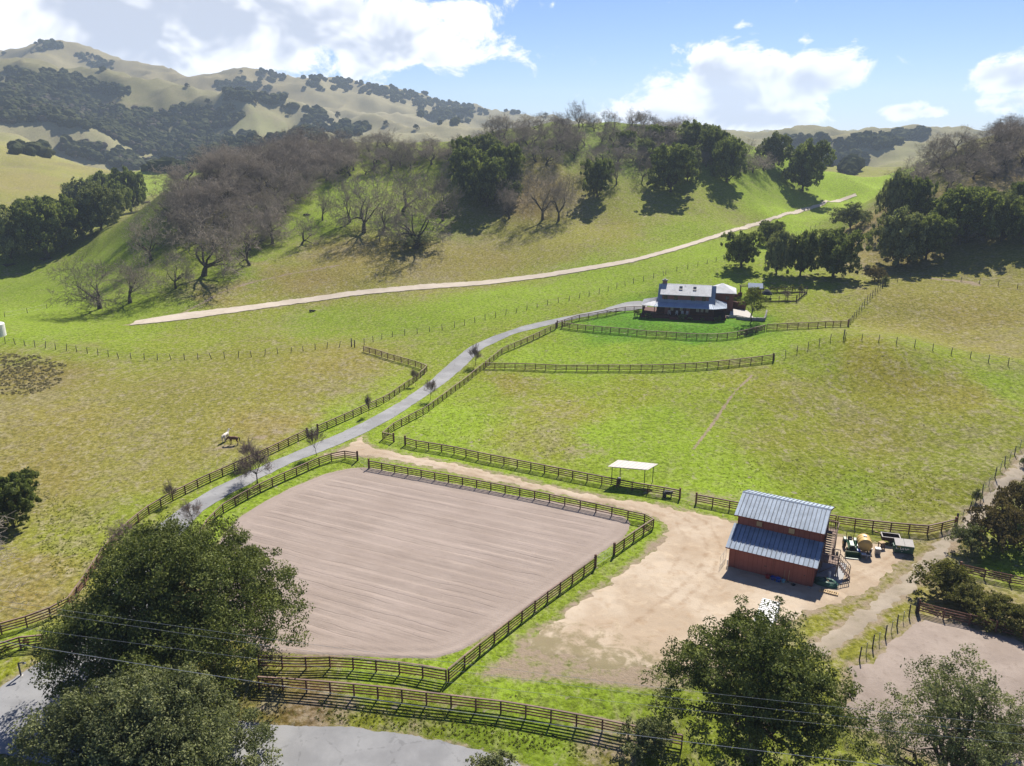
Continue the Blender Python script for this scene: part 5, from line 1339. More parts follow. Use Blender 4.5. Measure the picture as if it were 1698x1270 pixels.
# ------------------------------------------------------------------ vehicles in the yard
def wheel(parent, x, y, r, w, rim='steel', axis='X', nm='wheel'):
    t = MB().lathe([(r * .62, -w / 2), (r * .93, -w / 2), (r, -w * .32), (r, w * .32), (r * .93, w / 2), (r * .62, w / 2)], (x, y, r), axis, 20).build(nm, M['black'], parent, smooth=False)
    MB().lathe([(r * .2, -w * .55), (r * .55, -w * .36), (r * .6, -w * .52), (r * .6, w * .52), (r * .55, w * .36), (r * .2, w * .55)], (x, y, r), axis, 14).build('rim', M[rim], t)
    return t
def tractor():
    p = P(1409, 911); e = empty('tractor', (p.x, p.y, H(p.x, p.y) + .06), R(-14)); tag(e, 'green compact tractor with front loader bucket beside the barn stairs', 'tractor')
    b = MB(); b.prism([(-.36, -1.35, .62), (.36, -1.35, .62), (.36, -1.35, 1.12), (.26, -1.35, 1.26), (-.26, -1.35, 1.26), (-.36, -1.35, 1.12)], (0, 1.35, .06)); b.box(-.3, .3, -.0, .95, .55, .95); b.build('hood', M['green'], e, bevel=.03)
    MB().box(-.28, .28, -1.3, .9, .38, .615).build('chassis', M['dark_steel'], e)
    MB().box(-.27, .27, -1.37, -1.352, .68, 1.1).build('grille', M['black'], e)
    for s in (-1, 1):
        MB().box(s * .22 - .07, s * .22 + .07, -1.375, -1.353, 1.12, 1.2).build('headlight', M['white'], e)
        MB().prism([(s * .42, -.05, .95), (s * .42, .25, 1.28), (s * .42, .95, 1.30), (s * .42, 1.3, 1.0), (s * .42, 1.3, .9), (s * .42, .2, .9)], (s * .38, 0, 0)).build('fender', M['green'], e)
        wheel(e, s * .68, .55, .58, .34, 'yellow'); wheel(e, s * .52, -1.0, .36, .22, 'yellow', nm='front_wheel')
        MB().tube([(s * .5, .15, 1.25), (s * .5, -.5, 1.22), (s * .5, -1.7, .95), (s * .5, -1.95, .45)], .06, 6).build('loader_arm', M['green'], e)
        MB().tube([(s * .46, .9, 1.2), (s * .46, .95, 2.25)], .04, 6).build('roll_bar_post', M['dark_steel'], e)
    MB().tube([(-.46, .95, 2.25), (.46, .95, 2.25)], .04, 6).build('roll_bar', M['dark_steel'], e)
    MB().box(-.26, .26, .45, .9, .96, 1.08).box(-.26, .26, .84, .94, 1.05, 1.45).build('seat', M['black'], e, bevel=.03)
    MB().lathe([(.2, 0), (.2, .03)], (0, .25, 1.42), n=16).tube([(0, .12, 1.1), (0, .25, 1.42)], .025, 6).build('steering_wheel', M['black'], e)
    b = MB(); W2 = .95
    for x in (-W2, W2 - .04): b.prism([(x, -2.0, .12), (x, -2.05, .72), (x, -2.2, .74), (x, -2.75, .2), (x, -2.7, .1)], (.04, 0, 0))
    b.prism([(-W2, -2.0, .12), (-W2, -2.04, .74), (-W2, -2.0, .74), (-W2, -1.95, .12)], (2 * W2, 0, 0)); b.prism([(-W2, -2.75, .10), (-W2, -1.96, .10), (-W2, -1.96, .14), (-W2, -2.75, .13)], (2 * W2, 0, 0))
    k2 = b.build('loader_bucket', M['green'], e); MB().box(-W2, W2, -2.8, -2.751, .09, .13).build('cutting_edge', M['steel'], k2)
    MB().tube([(.3, -.7, 1.25), (.3, -.7, 1.75)], .035, 6).build('exhaust', M['dark_steel'], e)
tractor()
def tank_trailer():
    p = P(1431, 916); e = empty('water_tank_trailer', (p.x, p.y, H(p.x, p.y) + .06), R(-14)); tag(e, 'yellow water tank on a low trailer with a blue drum at its front', 'trailer')
    t = MB().lathe([(.3, -1.02), (.62, -1.0), (.70, -.92), (.84, -.90), (.88, -.8), (.88, -.3), (.86, -.27), (.88, -.24), (.88, .3), (.86, .33), (.88, .36), (.88, .85), (.8, .98), (.3, 1.05)], (0, 0, 1.42), 'Y', 28).build('tank', M['tank_yellow'], e, smooth=True)
    MB().lathe([(.22, 0), (.22, .1), (.18, .13)], (0, .1, 2.28), n=16).build('lid', M['white'], t)
    MB().lathe([(.05, -.06), (.05, .06)], (0, -1.03, .72), 'Y', 10).build('valve', M['dark_steel'], t)
    fr = MB().box(-.7, -.6, -1.3, 1.2, .42, .54).box(.6, .7, -1.3, 1.2, .42, .54).box(-.6, .6, -1.3, -1.2, .42, .54).box(-.6, .6, 1.1, 1.2, .42, .54).box(-.6, .6, -.05, .05, .42, .54).build('frame', M['steel'], e)
    MB().tube([(-.6, -1.3, .48), (0, -2.2, .46)], .05, 6).tube([(.6, -1.3, .48), (0, -2.2, .46)], .05, 6).tube([(0, -2.1, .46), (0, -2.55, .46)], .05, 6).build('drawbar', M['steel'], fr)
    MB().tube([(0, -2.3, .46), (0, -2.3, .0)], .03, 6).build('jack', M['steel'], fr)
    for s in (-1, 1):
        wheel(e, s * .92, .1, .33, .2, 'white'); MB().prism([(s * .8, -.35, .62), (s * .8, -.3, .74), (s * .8, .5, .74), (s * .8, .55, .62), (s * .8, .5, .70), (s * .8, -.3, .70)], (s * .25, 0, 0)).build('mudguard', M['white'], e)
    MB().box(-.55, .55, -1.9, -1.31, .55, .60).build('front_platform', M['white'], e)
    MB().lathe([(.14, 0), (.16, .25), (.1, .4)], (.2, -1.6, .6), n=12).box(.3, .5, -1.75, -1.5, .6, .85).build('pump', M['dark_steel'], e)
    d = empty('plastic_drum', (p.x - 1.15, p.y - 1.0, H(p.x, p.y) + .06), .2); tag(d, 'blue plastic drum standing between the tractor bucket and the yellow tank', 'drum')
    MB().lathe([(.28, 0), (.31, .05), (.31, .3), (.33, .33), (.31, .36), (.31, .8), (.27, .9)], n=18).build('body', M['navy'], d, smooth=True); MB().lathe([(.26, .9), (.26, .93), (.1, .94)], n=16).build('lid', M['blue'], d)
    g = empty('grey_crate', (p.x + 1.75, p.y - .35, H(p.x, p.y) + .06), R(-14)); tag(g, 'grey utility box standing right of the yellow tank trailer', 'box')
    MB().box(-.32, .32, -.3, .3, 0, .75).build('body', M['steel'], g, bevel=.02); MB().box(-.34, .34, -.32, .32, .752, .8).build('lid', M['white'], g, bevel=.01)
tank_trailer()
def dumpster():
    p = P(1499, 918); e = empty('dumpster', (p.x, p.y + .4, H(p.x, p.y) + .05), R(-16)); tag(e, 'dark green dumpster with pale twin lids and white lettering', 'dumpster')
    W2, b = 1.15, MB(); b.prism([(-W2, -.62, .12), (-W2, .62, .12), (-W2, .72, 1.5), (-W2, -.72, 1.2)], (2 * W2, 0, 0)); b.build('body', M['bin_green'], e, bevel=.015)
    for s in (-1, 1):
        MB().prism([(s * .58 - .56, -.78, 1.215), (s * .58 + .56, -.78, 1.215), (s * .58 + .56, .76, 1.52), (s * .58 - .56, .76, 1.52)], (0, 0, .05)).build('lid', M['concrete'], e)
        MB().box(s * W2 - (.0 if s > 0 else .12), s * W2 + (.12 if s > 0 else 0), -.4, .4, .75, .95).build('lift_sleeve', M['bin_green'], e)
        for y in (-.5, .5): MB().lathe([(.08, -.03), (.08, .03)], (s * .95, y, .08), 'X', 10).build('caster', M['black'], e)
    for x in (-.75, 0, .75): MB().prism([(x - .03, -.625, .15), (x + .03, -.625, .15), (x + .03, -.72, 1.12), (x - .03, -.72, 1.12)], (0, -.04, 0)).build('rib', M['bin_green'], e)
    yf = lambda z: -.62 - .1 * (z - .12) / 1.08 - .012
    def mark(x0, x1, z0, z1, m): MB().prism([(x0, yf(z0), z0), (x1, yf(z0), z0), (x1, yf(z1), z1), (x0, yf(z1), z1)], (0, -.008, 0)).build('lettering', M[m], e)
    for (x0, x1, z0, z1) in ((-1.02, -.94, .66, .98), (-.94, -.84, .66, .74), (-.82, -.68, .66, .82), (-.52, -.44, .62, .98), (-.44, -.30, .62, .72), (-.28, -.2, .64, .88), (-.17, -.05, .62, .9), (.08, .18, .66, .95), (.2, .3, .62, .8), (.32, .42, .70, .92), (.44, .56, .74, .9), (-.3, -.2, .3, .42)): mark(x0, x1, z0, z1, 'white')
    mark(-.86, -.5, 1.0, 1.14, 'yellow')
dumpster()
def cart():
    p = P(1478, 903); e = empty('box_trailer', (p.x, p.y + .5, H(p.x, p.y) + .05), R(-16)); tag(e, 'empty open box trailer with pale rim left of the dumpster', 'trailer')
    b = MB().box(-1.1, 1.1, -.62, .62, .55, .62)
    b.build('bed', M['dark_steel'], e)
    for (x0, x1, y0, y1) in ((-1.1, 1.1, -.66, -.62), (-1.1, 1.1, .62, .66), (-1.14, -1.1, -.66, .66), (1.1, 1.14, -.66, .66)): MB().box(x0, x1, y0, y1, .5, 1.05).build('side', M['dark_wood'], e)
    for (x0, x1, y0, y1) in ((-1.18, 1.18, -.72, -.6), (-1.18, 1.18, .6, .72), (-1.18, -1.06, -.6, .6), (1.06, 1.18, -.6, .6)): MB().box(x0, x1, y0, y1, 1.052, 1.1).build('rim_board', M['concrete'], e)
    for s in (-1, 1): wheel(e, .1, s * .82, .3, .18, 'steel', 'Y')
    MB().tube([(-1.1, 0, .5), (-1.9, 0, .45)], .04, 6).build('drawbar', M['dark_steel'], e)
cart()
def stand():
    p = P(1461, 909); e = empty('wooden_stand', (p.x, p.y, H(p.x, p.y) + .05), .3); tag(e, 'small wooden stand with yellow top between the tank and the box trailer', 'stand')
    MB().box(-.4, .4, -.3, .3, .82, .9).build('top', M['new_wood'], e)
    for x in (-.3, .3):
        for y in (-.22, .22): MB().box(x - .05, x + .05, y - .05, y + .05, 0, .82).build('leg', M['dark_wood'], e)
    MB().box(-.35, .35, -.26, -.24, .15, .8).build('front_board', M['deck_wood'], e)
stand()
t_ = MB().box(-.9, .9, -.07, .07, 0, .06).build('plank', M['new_wood']); _p = P(1457, 884); t_.location = (_p.x, _p.y, _p.z + .05); t_.rotation_euler = (0, 0, -.9); tag(t_, 'pale loose plank lying in the grass behind the wooden stand', 'plank')
def stock_trailer():
    p = P(1268, 1046); e = empty('stock_trailer', (p.x, p.y, H(p.x, p.y) + .05), R(62)); tag(e, 'white horse trailer with ribbed roof half hidden under the tall oak', 'trailer')
    MB().box(-2.6, 2.6, -1.0, 1.0, .55, 2.35).build('body', M['white'], e, bevel=.06)
    for i in range(14): MB().box(-2.5 + i * .385, -2.38 + i * .385, -1.0, 1.0, 2.352, 2.40).build('roof_rib', M['white'], e)
    for s in (-1, 1):
        for x in (-.45, .45): wheel(e, x, s * .98, .36, .2, 'white', 'Y')
        MB().box(-2.2, 2.2, s * 1.0 - .02, s * 1.0 + .02, 1.6, 1.95).build('side_vent', M['dark_steel'], e)
    MB().tube([(2.6, -.6, .6), (3.7, 0, .55)], .05, 6).tube([(2.6, .6, .6), (3.7, 0, .55)], .05, 6).build('drawbar', M['dark_steel'], e)
stock_trailer()

# ------------------------------------------------------------------ shade shelter
def shelter():
    f = [P(1014, 802), P(1068, 807), P(1082, 799), P(1028, 793)]; o = f[0].copy(); e = empty('shade_shelter', o); tag(e, 'flat pale-roofed shade shelter on four thin posts astride the paddock fence', 'shelter')
    h = 2.85; tops = []
    for i, p in enumerate(f):
        q = p - o; MB().tube([(q.x, q.y, -.2), (q.x, q.y, h)], .06, 8).build('post', M['dark_steel'], e); tops.append(Vector((q.x, q.y, h)))
    c = sum(tops, Vector()) / 4; cor = [c + (t - c) * 1.22 + Vector((0, 0, .1)) for t in tops]; cor[2].z += .10; cor[3].z += .10
    r = MB().prism(cor, (0, 0, .06)).build('roof', M['shelter_white'], e)
    for i in range(9):
        a, b = cor[0].lerp(cor[1], (i + .5) / 9), cor[3].lerp(cor[2], (i + .5) / 9); MB().prism([a + Vector((-.04, 0, .062)), a + Vector((.04, 0, .062)), b + Vector((.04, 0, .062)), b + Vector((-.04, 0, .062))], (0, 0, .025)).build('roof_rib', M['shelter_white'], r)
    for a, b in ((0, 1), (3, 2)): MB().tube([tops[a], tops[b]], .05, 6).build('beam', M['dark_steel'], e)
shelter()
for (u, v, lab, kind) in ((1101, 823, 'dark barrel standing beside the fence right of the shade shelter', 'barrel'), (1108, 822, 'dark feed trough hung on the fence beside the barrel', 'feed_trough'), (1026, 799, 'dark bin at the back left post of the shade shelter', 'bin')):
    p = P(u, v)
    if kind == 'feed_trough': t_ = MB().prism([(-.5, -.25, .55), (.5, -.25, .55), (.6, -.3, .95), (-.6, -.3, .95)], (0, .5, 0)).box(-.45, -.38, -.2, .2, 0, .55).box(.38, .45, -.2, .2, 0, .55).build(kind, M['dark_steel'])
    else: t_ = MB().lathe([(.27, 0), (.3, .03), (.3, .3), (.32, .33), (.3, .36), (.3, .8), (.32, .83), (.3, .86), (.25, .88)], n=16).build(kind, M['dark_steel'], smooth=False)
    t_.location = (p.x, p.y - .3, p.z); tag(t_, lab, kind.split('_')[-1])

# ------------------------------------------------------------------ farmhouse
def house():
    a = P(1083, 527); rz = R(-14.5); z0 = HOUSE_Z
    e = empty('farmhouse', (a.x, a.y, z0), rz); e.scale = (1, 1, .92); tag(e, 'dark red two-storey farmhouse with pale metal roofs and wraparound porch', 'house')
    # local: x along the front to the right, y to the back, z up.  porch front y=0, house wall y=2.6..10.4
    W, y0, y1, fl = 15.6, 2.6, 10.6, .75; yr = (y0 + y1) / 2; pe, pw = 3.35, 4.25
    MB().box(-3.2, W + .3, .1, y1, -.3, fl).build('porch_floor', M['house_dark'], e)
    b = MB().box(.6, W - .3, y0, y1, fl, 4.3); b.build('lower_wall', M['house_dark'], e)
    # steep gable roof with its ridge along the front
    hr, xl, xr = 8.55, 1.1, W - .6
    gz = 4.25
    MB().prism([(xl, y0 + .3, gz), (xl, y1 - .3, gz), (xl, yr, hr - .25)], (xr - xl, 0, 0)).build('gable', M['house_red'], e)
    for s in (-1, 1):
        ye = y0 - .35 if s < 0 else y1 + .35
        r = MB().prism([(xl - .45, ye, gz - .45), (xl - .45, yr, hr - .02), (xl - .45, yr, hr + .12), (xl - .45, ye - .05 * -s, gz - .3)], (xr - xl + .9, 0, 0)).build('gable_roof', M['zinc'], e)
        n = 28
        for i in range(n + 1):
            x = xl - .42 + (xr - xl + .82) * i / n
            MB().prism([(x, ye, gz - .27), (x, yr, hr + .12), (x, yr, hr + .17), (x, ye, gz - .22)], (.04, 0, 0)).build('seam', M['zinc'], r)
    # shed dormer across the front, low pale roof
    dx0, dx1, dz = xl + .75, xr - 1.15, 6.35
    yd = y0 + .55
    MB().box(dx0, dx1, yd, yr - .2, gz - .3, dz).build('dormer_wall', M['house_up'], e)
    r = MB().prism([(dx0 - .55, yd - .75, dz - .06), (dx0 - .55, yr + .25, hr + .10), (dx0 - .55, yr + .25, hr + .24), (dx0 - .55, yd - .75, dz + .08)], (dx1 - dx0 + 1.1, 0, 0)).build('dormer_roof', M['roof_white'], e)
    n = 30
    for i in range(n + 1):
        x = dx0 - .53 + (dx1 - dx0 + 1.04) * i / n
        MB().prism([(x, yd - .75, dz + .08), (x, yr + .25, hr + .24), (x, yr + .25, hr + .29), (x, yd - .75, dz + .13)], (.035, 0, 0)).build('seam', M['roof_white'], r)
    sl = (hr + .17 - dz - .01) / (yr + .25 - yd + .75)
    for x in (6.0, 9.6):
        ya, yb = yd + 1.2, yd + 2.6; za, zb = dz + .14 + sl * (ya - yd + .75), dz + .14 + sl * (yb - yd + .75)
        k2 = MB().prism([(x, ya, za), (x + .95, ya, za), (x + .95, yb, zb), (x, yb, zb)], (0, 0, .12)).build('skylight', M['dark_steel'], e)
        MB().prism([(x + .1, ya + .12, za + .145), (x + .85, ya + .12, za + .145), (x + .85, yb - .12, zb + .10), (x + .1, yb - .12, zb + .10)], (0, 0, .02)).build('pane', M['glass'], k2)
    MB().tube([(7.5, yd + 2.9, 7.6), (7.5, yd + 2.9, 8.5)], .08, 8).build('vent_pipe', M['dark_steel'], e)
    def win(x, y, z, w, h, m='glass', ax='y'):
        if ax == 'y':
            k2 = MB().box(x - w / 2, x + w / 2, y - .07, y - .002, z, z + h).build('window', M['house_dark'], e)
            for j in range(2):
                xa = x - w / 2 + .07 + j * (w / 2 - .035); MB().box(xa, xa + w / 2 - .105, y - .09, y - .071, z + .08, z + h - .08).build('pane', M[m], k2)
        else:
            k2 = MB().box(x + .002, x + .07, y - w / 2, y + w / 2, z, z + h).build('window', M['house_dark'], e)
            MB().box(x + .071, x + .09, y - w / 2 + .1, y + w / 2 - .1, z + .1, z + h - .1).build('pane', M[m], k2)
    for x in (2.75, 5.4, 9.8, 12.6): win(x, yd, 4.75, 1.0, 1.35)
    for x in (4.6, 7.0, 11.2, 12.3, 13.6): win(x, y0, 1.75, .85, 1.5, 'curtain')
    for x in (3.2, 8.8): 
        k2 = MB().box(x - .5, x + .5, y0 - .06, y0 - .002, fl, 2.9).build('door', M['house_up'], e); MB().lathe([(.04, -.05), (.04, 0)], (x + .38, y0 - .06, 1.75), 'Y', 8).build('knob', M['steel'], k2)
    win(W - .3, yr, 1.7, 2.2, 1.4, 'glass', 'x')
    # right gable end
    k2 = MB().prism([(xr + .02, yr - .8, 4.6), (xr + .02, yr + .8, 4.6), (xr + .02, yr + .8, 6.2), (xr + .02, yr, 7.0), (xr + .02, yr - .8, 6.2)], (.05, 0, 0)).build('window', M['glass'], e)
    for s in (-1, 1): MB().prism([(xr + .46, yr + s * 4.3, gz - .55), (xr + .46, yr, hr - .12), (xr + .46, yr, hr + .12), (xr + .46, yr + s * 4.3, gz - .28)], (.10, 0, 0)).build('barge_board', M['dark_wood'], e)
    # porch roof on three sides
    def quad_roof(pts, name, m='zinc'):
        r = MB().prism([Vector(q) for q in pts], (0, 0, .10)).build(name, M[m], e); A, B, Cc, Dd = [Vector(q) for q in pts]; n = max(2, int((B - A).length / .55))
        for i in range(n + 1):
            f = min(max(i / n, .003), .997); p, q = A.lerp(B, f), Dd.lerp(Cc, f); t = (B - A).normalized() * .018; up = Vector((0, 0, .101))
            MB().prism([p - t + up, p + t + up, q + t + up, q - t + up], (0, 0, .045)).build('seam', M[m], r)
        return r
    xo = W + 3.0
    quad_roof([(.0, -.3, pe), (W - .2, -.3, pe), (W - .9, y0 + .35, pw), (.9, y0 + .35, pw)], 'porch_roof')
    quad_roof([(-3.4, -.1 + 1.2, pe), (-.03, -.3, pe), (.87, y0 + .35, pw), (.87, y0 + 1.6, pw + .15)], 'porch_roof', 'roof_white')
    quad_roof([(-3.4, 8.5, pe), (-3.4, 1.15, pe), (.84, y0 + 1.65, pw + .15), (.84, 8.0, pw + .15)], 'porch_roof', 'roof_white')
    quad_roof([(W - .17, -.3, pe), (xo, 1.9, pe), (W - .3, y0 + 1.9, pw + .2), (W - .85, y0 + .35, pw)], 'porch_roof', 'zinc')
    quad_roof([(xo, 1.95, pe), (xo, 9.0, pe), (W - .3, 8.0, pw + .2), (W - .3, y0 + 1.95, pw + .2)], 'porch_roof', 'zinc')
    post = MB().box(-.09, .09, -.09, .09, fl, pe + .02).mesh('porch_post', M['house_dark'])
    px = [(.2, 0), (4.0, 0), (8.0, 0), (12.0, 0), (W - .4, 0), (xo - .3, 2.1), (xo - .3, 5.4), (xo - .3, 8.7), (-3.0, 1.5), (-3.0, 5.0), (-3.0, 8.2)]
    for x, y in px: new('porch_post', post, e, Matrix.Translation((x, y + .05, 0)))
    MB().box(W + .3, xo, 1.9, 9.0, -.3, fl).build('side_porch_floor', M['house_dark'], e)
    def rail(p, q):
        p, q = Vector(p), Vector(q); r = MB().tube([p + Vector((0, 0, fl + .95)), q + Vector((0, 0, fl + .95))], .05, 4).tube([p + Vector((0, 0, fl + .15)), q + Vector((0, 0, fl + .15))], .04, 4).build('porch_railing', M['house_red'], e); n = int((q - p).length / .3)
        for i in range(1, n): 
            c = p.lerp(q, i / n); MB().box(c.x - .02, c.x + .02, c.y - .02, c.y + .02, fl + .1, fl + .93).build('baluster', M['house_red'], r)
    rail((8.0, .05, 0), (12.0, .05, 0)); rail((12.0, .05, 0), (W - .4, .05, 0)); rail((-3.0, 1.55, 0), (-3.0, 8.2, 0)); rail((.2, .05, 0), (-2.9, 1.5, 0)); rail((xo - .3, 2.15, 0), (xo - .3, 8.7, 0)); rail((.2, .05, 0), (3.4, .05, 0))
    for i in range(4): MB().box(4.3, 6.6, -.35 * (i + 1) + .1, -.35 * i + .1, -.3, fl - .19 * (i + 1)).build('step', M['house_red'], e)
    ch = MB().box(1.5, 2.7, yr + .1, yr + 1.0, 6.5, 9.6).build('chimney', M['brick'], e); MB().box(1.35, 2.85, yr - .05, yr + 1.15, 9.602, 9.85).build('cap', M['stone'], ch); MB().tube([(2.1, yr + .5, 9.85), (2.1, yr + .5, 10.2)], .2, 10).build('flue', M['steel'], ch)
    # back wing with hipped roof
    bx0, bx1, by0, by1, bh = W - 1.5, W + 4.6, y1 - .2, y1 + 6.8, 6.1
    MB().box(bx0, bx1, by0, by1, -.3, bh).build('wing_wall', M['house_red'], e)
    o_ = .7; apx = ((bx0 + bx1) / 2, (by0 + by1) / 2, bh + 2.15)
    cs = [(bx0 - o_, by0 - o_, bh), (bx1 + o_, by0 - o_, bh), (bx1 + o_, by1 + o_, bh), (bx0 - o_, by1 + o_, bh)]
    b = MB(); b.v = cs + [apx] + [(c[0], c[1], c[2] - .15) for c in cs]; b.f = [(0, 1, 4), (1, 2, 4), (2, 3, 4), (3, 0, 4), (5, 6, 1, 0), (6, 7, 2, 1), (7, 8, 3, 2), (8, 5, 0, 3), (8, 7, 6, 5)]; b.build('wing_roof', M['roof_white'], e)
    win(bx1, (by0 + by1) / 2, 3.6, 1.1, 1.4, 'glass', 'x'); win(bx1 - 1.6, by0, 3.9, .9, 1.3)
    return Matrix.Translation((a.x, a.y, z0)) @ Matrix.Rotation(rz, 4, 'Z'), rz
HM, HRZ = house()
def at_house(x, y):
    p = HM @ Vector((x, y, 0)); return Vector((p.x, p.y, H(p.x, p.y)))
def chair(x, y, label, i):
    p = HM @ Vector((x, y, .76)); e = empty('porch_chair', p, HRZ + (.2, -.2, .1, 0)[i]); tag(e, label, 'chair')
    MB().box(-.3, .3, -.3, .3, .40, .46).build('seat', M['white'], e)
    for j in range(5): MB().box(-.28 + j * .12, -.19 + j * .12, .27, .31, .46, 1.15).build('back_slat', M['white'], e)
    for (a, b) in ((-.27, -.27), (.27, -.27), (-.27, .27), (.27, .27)): MB().box(a - .03, a + .03, b - .03, b + .03, 0, .40).build('leg', M['white'], e)
    for s in (-1, 1): MB().box(s * .33 - .06, s * .33 + .06, -.32, .32, .62, .66).build('armrest', M['white'], e)
for i, (x, lab) in enumerate(((4.0, 'white porch chair nearest the left end of the porch'), (5.9, 'white porch chair second from the left on the porch'), (7.4, 'white porch chair third from the left on the porch'), (8.6, 'white porch chair at the right of the four on the porch'))): chair(x, 1.5, lab, i)
for (x, y, w, h, v, lab) in ((-4.2, .6, 2.6, 1.7, 0, 'dark round shrub at the left corner of the porch'), (-1.2, -1.0, 2.6, 1.4, 0, 'dark shrub left of the porch steps'), (7.6, -1.1, 2.6, 1.7, 0, 'dark shrub right of the porch steps'), (9.6, -.9, 1.6, 1.0, 0, 'low dark shrub under the porch railing'),
                             (16.9, .2, 1.9, 1.5, 1, 'yellow-green shrub at the right corner of the porch'), (16.0, -.6, 1.5, 1.2, 0, 'small dark shrub beside the yellow-green one'), (12.6, -.9, 1.5, .9, 0, 'low shrub towards the right end of the porch front')):
    plant('lowbush', at_house(x, y), w, h, lab, cat='shrub', var=v)
# patio, its walls, terrace and garden
def slab_uv(name, uv, m, th, label=None, cat=None, kind=None):
    pts = [P(*q) for q in uv]; z = sum(p.z for p in pts) / len(pts) + .02
    o = MB().prism([Vector((p.x, p.y, z - .6)) for p in pts], (0, 0, .6 + th)).build(name, M[m]); tag(o, label, cat, kind=kind); return o
slab_uv('patio', [(1212,516),(1240,514),(1270,516),(1267,529),(1222,527),(1209,527)], 'concrete', .12, kind='structure')
def wall_uv(label, uv, h, m='stone', th=.4, nst=0):
    pts = even([P(*q) for q in uv], 1.0); e = empty('garden_wall', pts[0]); tag(e, label, 'wall'); o = pts[0]
    blk = MB().box(0, 1, -th / 2, th / 2, -.3, 1).mesh('stone', M[m], bevel=.0)
    for a, b in zip(pts[:-1], pts[1:]):
        d = b - a; hh = h + .06; new('stone', blk, e, Matrix.Translation(a - o) @ Matrix.Rotation(math.atan2(d.y, d.x), 4, 'Z') @ Matrix.Diagonal((d.length * .985, 1, hh * random.uniform(.97, 1.03), 1)))
    return e
wall_uv('low stone wall along the front of the patio', [(1221,529),(1240,531),(1266,532)], .75); wall_uv('low stone wall bending up the right side of the patio', [(1267,532),(1270,525),(1271,518)], .75); wall_uv('short stone wall between the porch corner and the patio steps', [(1199,526),(1209,528)], .6)
wall_uv('dark red retaining wall of the terrace between the house wing and the patio', [(1212,513),(1224,514),(1236,513)], 2.3, 'house_red', .3)
wall_uv('red timber wall along the left of the vegetable garden terrace', [(1210,498),(1222,493),(1230,489)], 1.2, 'house_red', .2)
def shed():
    p = P(1251, 489); e = empty('garden_shed', p, R(-12)); tag(e, 'small red garden shed with pale gabled roof behind the house', 'shed')
    MB().box(-1.7, 1.7, -1.3, 1.3, -.2, 2.3).build('wall', M['house_red'], e)
    for s in (-1, 1): MB().prism([(-2.0, s * 1.75, 2.15), (-2.0, 0, 3.25), (-2.0, 0, 3.37), (-2.0, s * 1.75, 2.27)], (4.0, 0, 0)).build('roof', M['zinc'], e)
    for x in (-1.7, 1.6): MB().prism([(x, -1.3, 2.3), (x, 1.3, 2.3), (x, 0, 3.1)], (.1, 0, 0)).build('gable', M['house_red'], e)
    MB().box(-.5, .5, -1.36, -1.302, 0, 1.9).build('door', M['white'], e)
    g = empty('pergola', P(1234, 489), R(-12)); tag(g, 'dark timber pergola left of the garden shed', 'pergola')
    for x in (-1.1, 1.1):
        for y in (-1.2, 1.2): MB().box(x - .08, x + .08, y - .08, y + .08, -.2, 2.5).build('post', M['dark_wood'], g)
    for y in (-1.2, 1.2): MB().box(-1.5, 1.5, y - .06, y + .06, 2.5, 2.66).build('beam', M['dark_wood'], g)
    for i in range(7): MB().box(-1.4 + i * .45, -1.32 + i * .45, -1.6, 1.6, 2.662, 2.76).build('rafter', M['dark_wood'], g)
shed()
def garden_fence(label, uv):
    pts = even([P(*q) for q in uv], 2.2); e = empty('garden_fence', pts[0]); tag(e, label, 'fence'); o = pts[0]
    ps = MB().box(-.06, .06, -.06, .06, -.2, 1.75).mesh('post', M['dark_wood']); rl = unit_box('rail', M['dark_wood'], .05, .10); bd = unit_box('board', M['dark_wood'], .04, .26)
    for p in pts: new('post', ps, e, Matrix.Translation(p - o))
    for a, b in zip(pts[:-1], pts[1:]):
        for z in (.45, 1.05, 1.65): span(rl, 'rail', a + Vector((0, 0, z)), b + Vector((0, 0, z)), e, o)
        span(bd, 'board', a + Vector((0, 0, .14)), b + Vector((0, 0, .14)), e, o)
garden_fence('dark garden fence along the front of the vegetable plot', [(1262,501),(1285,501),(1320,500)]); garden_fence('dark garden fence along the back of the vegetable plot', [(1264,486),(1300,486),(1338,485)]); garden_fence('dark garden fence closing the right side of the vegetable plot', [(1321,500),(1330,492),(1338,486)])
_p = P(1271, 494); e = empty('patio_umbrella', _p); tag(e, 'dark drooping canvas umbrella in the vegetable plot', 'umbrella')
MB().tube([(0, 0, 0), (0, 0, 2.4)], .04, 8).build('pole', M['dark_steel'], e); MB().lathe([(1.5, 1.0), (1.35, 1.35), (.9, 1.9), (.4, 2.25), (.05, 2.4)], n=10).build('canopy', M['umbrella'], e)
plant_px('spring', 1247, 533, 46, 54, 'slender yellow-green shade tree in front of the patio wall', cat='tree')
for i, (u, v, w) in enumerate([(1266,487,14),(1280,487,16),(1295,486,16),(1312,486,14),(1328,485,14)]): plant_px('lowbush', u, v - 2, w, 11, 'yellow-green bush in the row behind the back garden fence', group='bushes behind the garden fence', var=1, cat='bush')
for i, (u, v, w) in enumerate([(1218,499,9),(1228,500,8),(1224,497,8)]): plant_px('lowbush', u, v, w, 6, ['yellow flowering plant on the terrace nearest the house wing', 'orange-yellow plant at the right end of the terrace', 'low plant at the back of the terrace'][i], var=1, cat='plant')
plant_px('pear_open', 1302, 497, 14, 16, 'small bare fruit tree inside the vegetable plot', name='fruit_tree')

